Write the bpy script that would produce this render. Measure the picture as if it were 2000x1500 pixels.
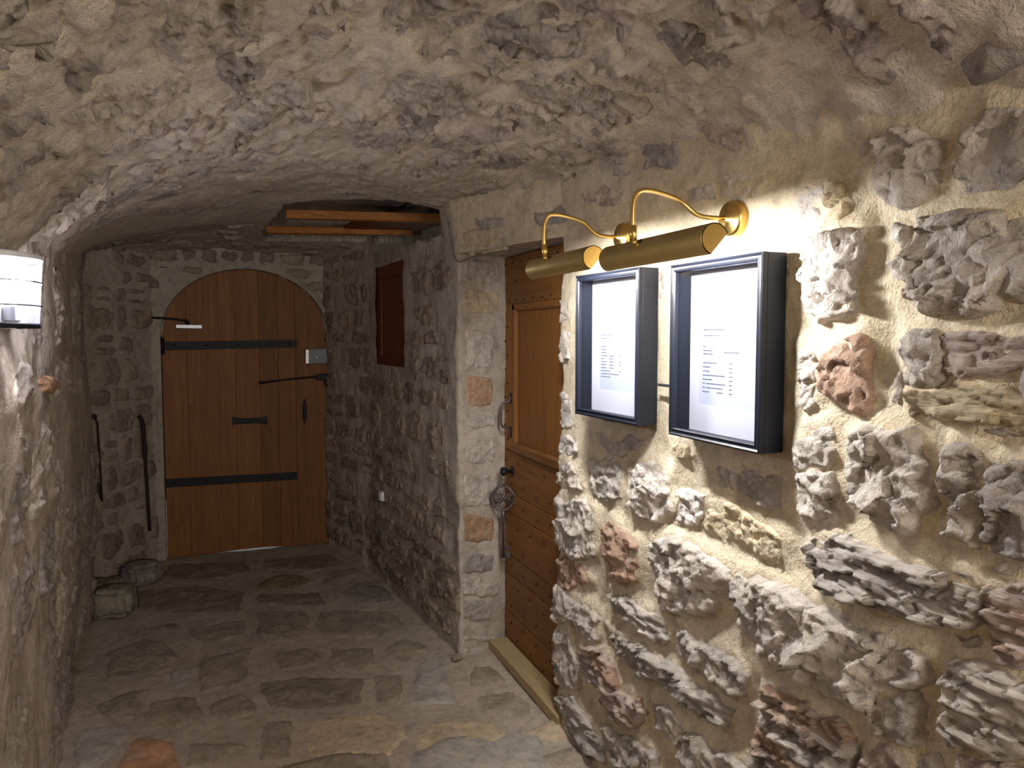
import bpy, bmesh, math, random
import numpy as np
from mathutils import Vector, Matrix

for o in list(bpy.data.objects):
    bpy.data.objects.remove(o, do_unlink=True)
scene = bpy.context.scene
C = scene.collection

# ------------------------------------------------------------------ camera
FPX, VX, VY, EYE = 1500.0, 433.0, 655.0, 1.5
PITCH = math.atan((750 - VY) / FPX)
YAW = math.radians(20.66869)
fw = np.array([math.sin(YAW) * math.cos(PITCH), math.cos(YAW) * math.cos(PITCH), -math.sin(PITCH)])
rt = np.array([math.cos(YAW), -math.sin(YAW), 0.0])
up = np.cross(rt, fw)
CAM = np.array([0.0, 0.0, EYE])
cam = bpy.data.cameras.new('camera')
cam.sensor_fit = 'HORIZONTAL'
cam.sensor_width = 36.0
cam.lens = 36.0 * FPX / 2000.0
cam.clip_start = 0.05
co = bpy.data.objects.new('camera', cam)
C.objects.link(co)
co.location = CAM
co.rotation_euler = Matrix((rt, up, -fw)).transposed().to_euler()
scene.camera = co

# ------------------------------------------------------------------ world, large lights, exposure
world = bpy.data.worlds.new('world')
scene.world = world
world.use_nodes = True
world.node_tree.nodes['Background'].inputs['Color'].default_value = (1.0, 0.86, 0.72, 1)
world.node_tree.nodes['Background'].inputs['Strength'].default_value = 0.08
scene.view_settings.view_transform = 'Standard'
scene.view_settings.look = 'None'
scene.view_settings.gamma = 1.0
scene.view_settings.use_curve_mapping = False
scene.view_settings.exposure = 0.30


def area_light(name, loc, target, size, power, col):
    l = bpy.data.lights.new(name, 'AREA')
    l.shape = 'DISK'
    l.size = size
    l.energy = power
    l.color = col
    o = bpy.data.objects.new(name, l)
    C.objects.link(o)
    o.location = loc
    d = Vector(target) - Vector(loc)
    o.rotation_euler = d.to_track_quat('-Z', 'Y').to_euler()
    return o


# unseen fill light added behind the camera for the left wall and floor
area_light('passage_fill', (0.75, -1.2, 1.70), (-0.45, 3.2, 0.9), 0.6, 31.0, (1.0, 0.91, 0.82))
# night light of the yard behind the arched door (seen as the slit under it)
area_light('yard_light', (0.15, 6.5, 1.4), (0.15, 5.9, 0.0), 0.5, 10.0, (0.62, 0.83, 1.0))


# ------------------------------------------------------------------ pixel -> place
def ray(x, y):
    return fw + (x - 1000.0) / FPX * rt - (y - 750.0) / FPX * up


def onz(x, y, z=0.0):
    d = ray(x, y)
    return CAM + d * (z - EYE) / d[2]


def onx(x, y, X):
    d = ray(x, y)
    return CAM + d * X / d[0]


def ony(x, y, Y):
    d = ray(x, y)
    return CAM + d * Y / d[1]


# ------------------------------------------------------------------ noise
def h3(i, j, k, seed):
    n = (i.astype(np.int64) * 374761393 + j.astype(np.int64) * 668265263 + k.astype(np.int64) * 2147483647 + seed * 1274126177) & 0xFFFFFFFF
    n = ((n ^ (n >> 13)) * 1274126177) & 0xFFFFFFFF
    n = ((n ^ (n >> 16)) * 2246822519) & 0xFFFFFFFF
    n = n ^ (n >> 15)
    return (n & 0xFFFFFF) / float(0xFFFFFF)


def vnoise(p, seed=0):
    f = np.floor(p)
    t = p - f
    t = t * t * (3 - 2 * t)
    i, j, k = f[..., 0], f[..., 1], f[..., 2]
    r = 0
    for a in (0, 1):
        wa = t[..., 0] if a else 1 - t[..., 0]
        for b in (0, 1):
            wb = t[..., 1] if b else 1 - t[..., 1]
            for c in (0, 1):
                wc = t[..., 2] if c else 1 - t[..., 2]
                r = r + wa * wb * wc * h3(i + a, j + b, k + c, seed)
    return r * 2 - 1


def fbm(p, oct=4, seed=0, gain=0.5):
    a, s, r = 1.0, 1.0, 0
    for o in range(oct):
        r = r + a * vnoise(p * s + 17.3 * o, seed + o)
        a *= gain
        s *= 2.03
    return r


def worley2(u, v, seed):
    iu, iv = np.floor(u), np.floor(v)
    best = np.full(u.shape, 9.0)
    idc = np.zeros(u.shape)
    bu = np.zeros(u.shape)
    bv = np.zeros(u.shape)
    z = np.zeros(u.shape)
    for a in (-1, 0, 1):
        for b in (-1, 0, 1):
            cu, cv = iu + a, iv + b
            du = cu + h3(cu, cv, z, seed) - u
            dv = cv + h3(cu, cv, z + 1, seed) - v
            d = du * du + dv * dv
            m = d < best
            best = np.where(m, d, best)
            idc = np.where(m, (h3(cu, cv, z + 2, seed) * 2 - 1) * du + (h3(cu, cv, z + 3, seed) * 2 - 1) * dv + (h3(cu, cv, z + 4, seed) - 0.5) * 0.35, idc)
    return best, idc


# ------------------------------------------------------------------ materials
def new_mat(name):
    m = bpy.data.materials.new(name)
    m.use_nodes = True
    nt = m.node_tree
    return m, nt, nt.nodes['Principled BSDF']


def nd(nt, t, **kw):
    n = nt.nodes.new(t)
    for k, v in kw.items():
        setattr(n, k, v)
    return n


def ramp(nt, fac, stops):
    r = nd(nt, 'ShaderNodeValToRGB')
    e = r.color_ramp.elements
    while len(e) < len(stops):
        e.new(0.5)
    for el, (p, c) in zip(e, stops):
        el.position = p
        el.color = (*c, 1) if len(c) == 3 else c
    nt.links.new(fac, r.inputs['Fac'])
    return r.outputs['Color']


def mixc(nt, fac, a, b, mode='MIX'):
    m = nd(nt, 'ShaderNodeMix', data_type='RGBA', blend_type=mode)
    for s, v in ((0, fac), (6, a), (7, b)):
        if hasattr(v, 'is_linked') or hasattr(v, 'links'):
            nt.links.new(v, m.inputs[s])
        else:
            m.inputs[s].default_value = v if s == 0 else (*v, 1)
    return m.outputs[2]


def noise(nt, vec, scale, detail=6, rough=0.6, dist=0.0):
    n = nd(nt, 'ShaderNodeTexNoise')
    n.inputs['Scale'].default_value = scale
    n.inputs['Detail'].default_value = detail
    n.inputs['Roughness'].default_value = rough
    n.inputs['Distortion'].default_value = dist
    nt.links.new(vec, n.inputs['Vector'])
    return n.outputs['Fac']


def mathn(nt, op, a, b=None):
    m = nd(nt, 'ShaderNodeMath', operation=op)
    for i, v in enumerate((a, b)):
        if v is None:
            continue
        if isinstance(v, (int, float)):
            m.inputs[i].default_value = v
        else:
            nt.links.new(v, m.inputs[i])
    return m.outputs[0]


def bump(nt, bsdf, hts, dist):
    prev = None
    for h, d in zip(hts, dist):
        b = nd(nt, 'ShaderNodeBump')
        b.inputs['Strength'].default_value = 1.0
        b.inputs['Distance'].default_value = d
        nt.links.new(h, b.inputs['Height'])
        if prev:
            nt.links.new(prev, b.inputs['Normal'])
        prev = b.outputs['Normal']
    nt.links.new(prev, bsdf.inputs['Normal'])


def stone_mat(name, stretch=(1, 1, 1), bscale=1.0, stain=(0.47, 0.235, 0.115)):
    m, nt, b = new_mat(name)
    geo = nd(nt, 'ShaderNodeNewGeometry')
    mp = nd(nt, 'ShaderNodeMapping')
    mp.inputs['Scale'].default_value = stretch
    nt.links.new(geo.outputs['Position'], mp.inputs['Vector'])
    v = mp.outputs['Vector']
    oi = nd(nt, 'ShaderNodeObjectInfo')
    n1 = noise(nt, v, 9, 8, 0.65, 0.4)
    n2 = noise(nt, v, 38, 6, 0.7)
    n3 = noise(nt, v, 4.3, 5, 0.6, 0.6)
    tone = ramp(nt, n1, [(0.28, (0.70, 0.68, 0.67)), (0.5, (1.0, 0.99, 0.98)), (0.72, (1.32, 1.28, 1.22))])
    c = mixc(nt, 1.0, oi.outputs['Color'], tone, 'MULTIPLY')
    sp = ramp(nt, n2, [(0.30, (0.5, 0.48, 0.47)), (0.46, (1, 1, 1)), (0.68, (1.18, 1.17, 1.15))])
    c = mixc(nt, 0.75, c, sp, 'MULTIPLY')
    # mortar dust smeared over parts of the face
    n5 = noise(nt, v, 14, 5, 0.6, 0.3)
    dust = ramp(nt, n5, [(0.52, (0, 0, 0)), (0.66, (1, 1, 1))])
    c = mixc(nt, mathn(nt, 'MULTIPLY', dust, 0.45), c, (0.52, 0.45, 0.33))
    # iron stain, amount carried by each stone
    thr = mathn(nt, 'SUBTRACT', 0.80, mathn(nt, 'MULTIPLY', oi.outputs['Alpha'], 0.55))
    st = mathn(nt, 'MULTIPLY', mathn(nt, 'SUBTRACT', n3, thr), 9.0)
    st = mathn(nt, 'MINIMUM', mathn(nt, 'MAXIMUM', st, 0.0), 0.72)
    stc = mixc(nt, n2, (stain[0] * 0.55, stain[1] * 0.5, stain[2] * 0.45), (stain[0] * 1.2, stain[1] * 1.5, stain[2] * 1.9))
    c = mixc(nt, st, c, stc)
    nt.links.new(c, b.inputs['Base Color'])
    b.inputs['Roughness'].default_value = 0.88
    b.inputs['Specular IOR Level'].default_value = 0.25
    vo = nd(nt, 'ShaderNodeTexVoronoi', feature='F1')
    vo.inputs['Scale'].default_value = 34
    wv_ = nd(nt, 'ShaderNodeVectorMath', operation='ADD')
    nz_ = nd(nt, 'ShaderNodeTexNoise')
    nz_.inputs['Scale'].default_value = 18
    nz_.inputs['Detail'].default_value = 4
    nt.links.new(v, nz_.inputs['Vector'])
    sc_ = nd(nt, 'ShaderNodeVectorMath', operation='SCALE')
    sc_.inputs['Scale'].default_value = 0.05
    nt.links.new(nz_.outputs['Color'], sc_.inputs[0])
    nt.links.new(v, wv_.inputs[0])
    nt.links.new(sc_.outputs[0], wv_.inputs[1])
    nt.links.new(wv_.outputs[0], vo.inputs['Vector'])
    bump(nt, b, [n1, vo.outputs['Distance'], noise(nt, v, 60, 6, 0.7), noise(nt, v, 190, 3, 0.6)], [0.026 * bscale, 0.007 * bscale, 0.009 * bscale, 0.0020 * bscale])
    return m


def mortar_mat(name, col, dark, grain=1.0, moss=0.0, bscale=1.0):
    m, nt, b = new_mat(name)
    geo = nd(nt, 'ShaderNodeNewGeometry')
    v = geo.outputs['Position']
    n1 = noise(nt, v, 3.2, 6, 0.6, 0.5)
    n2 = noise(nt, v, 22, 6, 0.65)
    n3 = noise(nt, v, 150, 3, 0.6)
    c = mixc(nt, ramp(nt, n1, [(0.35, (0, 0, 0)), (0.66, (1, 1, 1))]), col, dark)
    c = mixc(nt, 0.8, c, ramp(nt, n2, [(0.28, (0.62, 0.60, 0.58)), (0.5, (1, 1, 1)), (0.75, (1.16, 1.15, 1.12))]), 'MULTIPLY')
    c = mixc(nt, 0.7, c, ramp(nt, n3, [(0.3, (0.72, 0.70, 0.68)), (0.5, (1, 1, 1)), (0.8, (1.12, 1.12, 1.1))]), 'MULTIPLY')
    if moss:
        n4 = noise(nt, v, 2.1, 5, 0.6)
        f = mathn(nt, 'MULTIPLY', ramp(nt, n4, [(0.56, (0, 0, 0)), (0.72, (1, 1, 1))]), moss)
        c = mixc(nt, f, c, (0.20, 0.17, 0.05))
    nt.links.new(c, b.inputs['Base Color'])
    b.inputs['Roughness'].default_value = 0.93
    b.inputs['Specular IOR Level'].default_value = 0.15
    bump(nt, b, [n2, noise(nt, v, 85, 4, 0.7), n3], [0.010 * bscale, 0.005 * grain, 0.0025 * grain])
    return m


def wood_mat(name, c1, c2, axis='Z', rough=0.55, scale=1.0):
    m, nt, b = new_mat(name)
    geo = nd(nt, 'ShaderNodeNewGeometry')
    oi = nd(nt, 'ShaderNodeObjectInfo')
    add = nd(nt, 'ShaderNodeVectorMath', operation='ADD')
    cmb = nd(nt, 'ShaderNodeCombineXYZ')
    for i in range(3):
        nt.links.new(mathn(nt, 'MULTIPLY', oi.outputs['Random'], 13.7 * (i + 1)), cmb.inputs[i])
    nt.links.new(geo.outputs['Position'], add.inputs[0])
    nt.links.new(cmb.outputs[0], add.inputs[1])
    mp = nd(nt, 'ShaderNodeMapping')
    s = {'X': (1.2, 16, 16), 'Y': (16, 1.2, 16), 'Z': (16, 16, 1.2)}[axis]
    mp.inputs['Scale'].default_value = [q * scale for q in s]
    nt.links.new(add.outputs[0], mp.inputs['Vector'])
    n1 = noise(nt, mp.outputs['Vector'], 2.0, 6, 0.6, 1.2)
    n2 = noise(nt, mp.outputs['Vector'], 9.0, 4, 0.7, 0.3)
    c = mixc(nt, ramp(nt, n1, [(0.33, (0, 0, 0)), (0.66, (1, 1, 1))]), c1, c2)
    c = mixc(nt, 0.7, c, ramp(nt, n2, [(0.3, (0.72, 0.68, 0.64)), (0.6, (1.06, 1.06, 1.06))]), 'MULTIPLY')
    hv = ramp(nt, oi.outputs['Random'], [(0.0, (0.82, 0.80, 0.78)), (1.0, (1.12, 1.08, 1.02))])
    c = mixc(nt, 1.0, c, hv, 'MULTIPLY')
    nt.links.new(c, b.inputs['Base Color'])
    b.inputs['Roughness'].default_value = rough
    b.inputs['Specular IOR Level'].default_value = 0.3
    bump(nt, b, [n2], [0.0012])
    return m


def plain_mat(name, col, rough=0.5, metal=0.0, bumpd=0.0, bs=60, var=0.25):
    m, nt, b = new_mat(name)
    geo = nd(nt, 'ShaderNodeNewGeometry')
    n = noise(nt, geo.outputs['Position'], bs, 5, 0.6)
    c = mixc(nt, n, tuple(q * (1 - var) for q in col), tuple(min(1, q * (1 + var)) for q in col))
    nt.links.new(c, b.inputs['Base Color'])
    b.inputs['Roughness'].default_value = rough
    b.inputs['Metallic'].default_value = metal
    if bumpd:
        bump(nt, b, [n], [bumpd])
    return m


def emit_mat(name, col, strength):
    m, nt, b = new_mat(name)
    b.inputs['Base Color'].default_value = (*col, 1)
    b.inputs['Emission Color'].default_value = (*col, 1)
    b.inputs['Emission Strength'].default_value = strength
    return m


M = {}
M['stone'] = stone_mat('hewn_limestone')
M['stone_bedded'] = stone_mat('bedded_limestone', (1, 0.35, 3.0))
M['stone_vault'] = stone_mat('vault_stone', (1.6, 0.7, 1), 1.0)
M['flag'] = stone_mat('flagstone', (1, 1, 1), 0.45)
M['mortar'] = mortar_mat('lime_mortar', (0.66, 0.565, 0.405), (0.57, 0.475, 0.325))
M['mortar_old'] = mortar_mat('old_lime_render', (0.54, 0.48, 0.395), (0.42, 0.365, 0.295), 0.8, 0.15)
M['mortar_left'] = mortar_mat('stained_lime_render', (0.60, 0.53, 0.44), (0.45, 0.385, 0.315), 0.8, 0.45, 1.4)
M['mortar_vault'] = mortar_mat('vault_mortar', (0.68, 0.605, 0.495), (0.57, 0.50, 0.405), 1.0, 0.08, 2.2)
M['mortar_floor'] = mortar_mat('floor_mortar', (0.50, 0.425, 0.335), (0.38, 0.32, 0.25), 0.6, 0.15, 0.8)
M['door_wood'] = wood_mat('oak_boards', (0.247, 0.109, 0.024), (0.174, 0.072, 0.015), 'Z')
M['door_wood_h'] = wood_mat('oak_rails', (0.256, 0.112, 0.027), (0.181, 0.075, 0.017), 'Y')
M['door_wood_v'] = wood_mat('oak_stiles', (0.297, 0.134, 0.032), (0.215, 0.090, 0.020), 'Z')
M['arch_wood'] = wood_mat('arched_door_planks', (0.32, 0.138, 0.040), (0.22, 0.090, 0.025), 'Z')
M['shutter_wood'] = wood_mat('shutter_wood', (0.20, 0.055, 0.015), (0.13, 0.035, 0.010), 'Z')
M['joist_wood'] = wood_mat('joist_wood', (0.50, 0.21, 0.040), (0.33, 0.12, 0.022), 'X')
M['pale_wood'] = wood_mat('bare_softwood', (0.50, 0.38, 0.20), (0.40, 0.29, 0.14), 'Y', 0.7)
M['iron'] = plain_mat('black_iron', (0.012, 0.012, 0.014), 0.55, 0.4, 0.001)
M['nail_iron'] = plain_mat('nail_iron', (0.03, 0.012, 0.006), 0.7, 0.2)
M['old_iron'] = plain_mat('worn_iron', (0.13, 0.11, 0.105), 0.5, 0.7, 0.0015)
M['rust'] = plain_mat('rusty_iron', (0.035, 0.018, 0.014), 0.8, 0.2, 0.001)
M['brass'] = plain_mat('polished_brass', (0.83, 0.56, 0.17), 0.28, 1.0, 0.0004, 25, 0.12)
M['brass_dull'] = plain_mat('dull_brass', (0.50, 0.40, 0.20), 0.30, 1.0, 0.0004, 25, 0.18)
M['black_paint'] = plain_mat('black_satin_paint', (0.006, 0.0078, 0.014), 0.40, 0.0, 0.0003, 90)
M['black_paint'].node_tree.nodes['Principled BSDF'].inputs['Specular IOR Level'].default_value = 0.3
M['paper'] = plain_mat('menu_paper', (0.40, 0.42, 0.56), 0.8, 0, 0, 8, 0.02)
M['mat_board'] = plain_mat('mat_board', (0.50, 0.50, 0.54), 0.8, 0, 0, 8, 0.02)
M['ink'] = plain_mat('grey_ink', (0.035, 0.036, 0.045), 0.8)
M['steel'] = plain_mat('brushed_steel', (0.55, 0.56, 0.58), 0.4, 0.7)
M['grey_metal'] = plain_mat('grey_lock_case', (0.26, 0.27, 0.27), 0.6, 0.3)
M['white_plastic'] = plain_mat('white_plastic', (0.80, 0.80, 0.82), 0.5)
M['cable'] = plain_mat('cable_sheath', (0.14, 0.12, 0.10), 0.7)
M['tube'] = emit_mat('lit_tube', (0.95, 0.96, 1.0), 860.0)
M['bulb'] = emit_mat('lit_bulb', (0.98, 0.94, 1.0), 480.0)
g, nt, b = new_mat('lamp_glass')
b.inputs['Base Color'].default_value = (0.45, 0.46, 0.52, 1)
b.inputs['Roughness'].default_value = 0.3
tr_ = nd(nt, 'ShaderNodeBsdfTransparent')
tr_.inputs['Color'].default_value = (0.93, 0.94, 0.97, 1)
mx_ = nd(nt, 'ShaderNodeMixShader')
mx_.inputs['Fac'].default_value = 0.12
nt.links.new(tr_.outputs[0], mx_.inputs[1])
nt.links.new(b.outputs[0], mx_.inputs[2])
nt.links.new(mx_.outputs[0], nt.nodes['Material Output'].inputs['Surface'])
M['glass'] = g
g, nt, b = new_mat('added_dimming_glass')  # tinted glazing added to dim the overbright paper in the cases
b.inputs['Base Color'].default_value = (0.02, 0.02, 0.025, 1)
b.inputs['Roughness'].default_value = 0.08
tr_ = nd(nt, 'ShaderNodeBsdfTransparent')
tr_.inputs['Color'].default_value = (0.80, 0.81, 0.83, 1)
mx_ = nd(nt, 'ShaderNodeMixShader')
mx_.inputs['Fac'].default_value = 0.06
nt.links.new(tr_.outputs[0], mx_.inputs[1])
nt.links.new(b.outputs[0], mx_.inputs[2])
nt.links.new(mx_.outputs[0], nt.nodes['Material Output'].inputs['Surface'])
M['dimming_pane'] = g


# ------------------------------------------------------------------ object helpers
def link(name, me, mat, parent=None):
    o = bpy.data.objects.new(name, me)
    C.objects.link(o)
    if mat is not None and not me.materials:
        me.materials.append(mat)
    if parent is not None:
        o.parent = parent
    return o


def tag(o, label=None, cat=None, group=None, kind=None):
    for k, v in (('label', label), ('category', cat), ('group', group), ('kind', kind)):
        if v:
            o[k] = v
    return o


def empty(name, loc, label=None, cat=None, group=None, kind=None):
    o = bpy.data.objects.new(name, None)
    C.objects.link(o)
    o.location = loc
    o.empty_display_size = 0.05
    return tag(o, label, cat, group, kind)


def mesh_np(name, verts, faces, smooth=True):
    me = bpy.data.meshes.new(name)
    me.from_pydata([tuple(v) for v in verts], [], [tuple(f) for f in faces])
    if smooth:
        me.polygons.foreach_set('use_smooth', [True] * len(me.polygons))
    me.update()
    return me


def part(name, me, mat, parent):
    o = link(name, me, mat)
    r = parent
    o.parent = r
    if r.type == 'EMPTY':
        o.matrix_parent_inverse = (Matrix.Translation(r.location) @ r.rotation_euler.to_matrix().to_4x4()).inverted()
    return o


def box_me(name, lo, hi, bev=0.0, seg=1):
    bm = bmesh.new()
    bmesh.ops.create_cube(bm, size=1.0)
    lo, hi = Vector(lo), Vector(hi)
    for v in bm.verts:
        v.co = Vector([(lo[i] + hi[i]) / 2 + v.co[i] * (hi[i] - lo[i]) for i in range(3)])
    if bev:
        bmesh.ops.bevel(bm, geom=list(bm.edges), offset=bev, segments=seg, affect='EDGES', clamp_overlap=True)
    me = bpy.data.meshes.new(name)
    bm.to_mesh(me)
    bm.free()
    return me


def prism_me(name, poly, d, bev=0.0):
    """poly: list of 3D points in a plane; extruded by vector d"""
    bm = bmesh.new()
    vs = [bm.verts.new(Vector(p)) for p in poly]
    f = bm.faces.new(vs)
    r = bmesh.ops.extrude_face_region(bm, geom=[f])
    for v in [e for e in r['geom'] if isinstance(e, bmesh.types.BMVert)]:
        v.co += Vector(d)
    bmesh.ops.recalc_face_normals(bm, faces=list(bm.faces))
    if bev:
        bmesh.ops.bevel(bm, geom=list(bm.edges), offset=bev, segments=1, affect='EDGES', clamp_overlap=True)
    me = bpy.data.meshes.new(name)
    bm.to_mesh(me)
    bm.free()
    return me


def tube_me(name, pts, rad, seg=10, caps=True):
    pts = [Vector(p) for p in pts]
    rads = rad if isinstance(rad, (list, tuple)) else [rad] * len(pts)
    vs, fs = [], []
    n = len(pts)
    prev = None
    for i, p in enumerate(pts):
        t = (pts[min(i + 1, n - 1)] - pts[max(i - 1, 0)]).normalized()
        if prev is None:
            a = Vector((0, 0, 1)) if abs(t.z) < 0.9 else Vector((1, 0, 0))
            x = t.cross(a).normalized()
        else:
            x = (prev - t * prev.dot(t)).normalized()
        prev = x
        y = t.cross(x)
        for k in range(seg):
            a = 2 * math.pi * k / seg
            vs.append(p + (x * math.cos(a) + y * math.sin(a)) * rads[i])
    for i in range(n - 1):
        for k in range(seg):
            k2 = (k + 1) % seg
            fs.append((i * seg + k, i * seg + k2, (i + 1) * seg + k2, (i + 1) * seg + k))
    if caps:
        fs.append(tuple(range(seg))[::-1])
        fs.append(tuple((n - 1) * seg + k for k in range(seg)))
    return mesh_np(name, vs, fs)


def lathe_me(name, prof, org, axis, seg=24):
    """prof: (radius, height along axis)"""
    ax = Vector(axis).normalized()
    a = Vector((0, 0, 1)) if abs(ax.z) < 0.9 else Vector((1, 0, 0))
    x = ax.cross(a).normalized()
    y = ax.cross(x)
    vs, fs = [], []
    for r, h in prof:
        for k in range(seg):
            t = 2 * math.pi * k / seg
            vs.append(Vector(org) + ax * h + (x * math.cos(t) + y * math.sin(t)) * r)
    for i in range(len(prof) - 1):
        for k in range(seg):
            k2 = (k + 1) % seg
            fs.append((i * seg + k, i * seg + k2, (i + 1) * seg + k2, (i + 1) * seg + k))
    fs.append(tuple(range(seg))[::-1])
    fs.append(tuple((len(prof) - 1) * seg + k for k in range(seg)))
    return mesh_np(name, vs, fs)


def bez(pts, n=8):
    """Catmull-Rom through points"""
    P = [np.array(p, float) for p in pts]
    P = [2 * P[0] - P[1]] + P + [2 * P[-1] - P[-2]]
    out = []
    for i in range(1, len(P) - 2):
        for k in range(n):
            t = k / n
            out.append(0.5 * (2 * P[i] + (P[i + 1] - P[i - 1]) * t + (2 * P[i - 1] - 5 * P[i] + 4 * P[i + 1] - P[i + 2]) * t * t + (3 * P[i] - P[i - 1] - 3 * P[i + 1] + P[i + 2]) * t ** 3))
    out.append(P[-2])
    return out


# ------------------------------------------------------------------ rough surfaces and stones
class Surf:
    """parametric surface: pos(u,v) and outward normal(u,v), with a relief along the normal"""

    def __init__(self, pos, nor, relief):
        self.pos, self.nor, self.relief = pos, nor, relief

    def point(self, u, v, h):
        p = self.pos(u, v)
        n = self.nor(u, v)
        return p + n * h[..., None]


def grid_mesh(name, S, u0, u1, v0, v1, res, mask=None):
    nu, nv = int(round((u1 - u0) / res)) + 1, int(round((v1 - v0) / res)) + 1
    U, V = np.meshgrid(np.linspace(u0, u1, nu), np.linspace(v0, v1, nv), indexing='ij')
    p0 = S.pos(U, V)
    P = p0 + S.nor(U, V) * S.relief(U, V, p0)[..., None]
    idx = np.arange(nu * nv).reshape(nu, nv)
    F = np.stack([idx[:-1, :-1], idx[1:, :-1], idx[1:, 1:], idx[:-1, 1:]], -1).reshape(-1, 4)
    if mask is not None:
        uc = (U[:-1, :-1] + U[1:, 1:]) / 2
        vc = (V[:-1, :-1] + V[1:, 1:]) / 2
        F = F[~mask(uc, vc).reshape(-1)]
    return np_mesh(name, P.reshape(-1, 3), F)


def np_mesh(name, P, F):
    used = np.unique(F)
    remap = np.zeros(len(P), np.int64)
    remap[used] = np.arange(len(used))
    P = P[used]
    F = remap[F]
    me = bpy.data.meshes.new(name)
    me.vertices.add(len(P))
    me.vertices.foreach_set('co', P.astype(np.float32).ravel())
    me.loops.add(F.size)
    me.loops.foreach_set('vertex_index', F.astype(np.int32).ravel())
    me.polygons.add(len(F))
    me.polygons.foreach_set('loop_start', np.arange(0, F.size, 4, dtype=np.int32))
    me.polygons.foreach_set('loop_total', np.full(len(F), 4, np.int32))
    me.polygons.foreach_set('use_smooth', np.ones(len(F), bool))
    me.update(calc_edges=True)
    return me


def sdf_poly(U, V, poly):
    poly = np.asarray(poly, float)
    d = np.full(U.shape, 1e9)
    inside = np.zeros(U.shape, bool)
    n = len(poly)
    for i in range(n):
        a, b = poly[i], poly[(i + 1) % n]
        e = b - a
        L = max(e @ e, 1e-12)
        wu, wv = U - a[0], V - a[1]
        t = np.clip((wu * e[0] + wv * e[1]) / L, 0, 1)
        d = np.minimum(d, (wu - t * e[0]) ** 2 + (wv - t * e[1]) ** 2)
        c = ((a[1] > V) != (b[1] > V)) & (U < (b[0] - a[0]) * (V - a[1]) / (b[1] - a[1] + 1e-12) + a[0])
        inside ^= c
    d = np.sqrt(d)
    return np.where(inside, d, -d)


def rough_poly(poly, rng, amp=0.10, n=2):
    p = [np.array(q, float) for q in poly]
    for _ in range(n):
        q = []
        for i in range(len(p)):
            a, b = p[i], p[(i + 1) % len(p)]
            e = b - a
            nrm = np.array([-e[1], e[0]])
            q += [a * 0.94 + (a + b) / 2 * 0.06, (a + b) / 2 + nrm * rng.uniform(-amp, amp)]
        p = q
    return p


NSTONE = [0]


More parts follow.
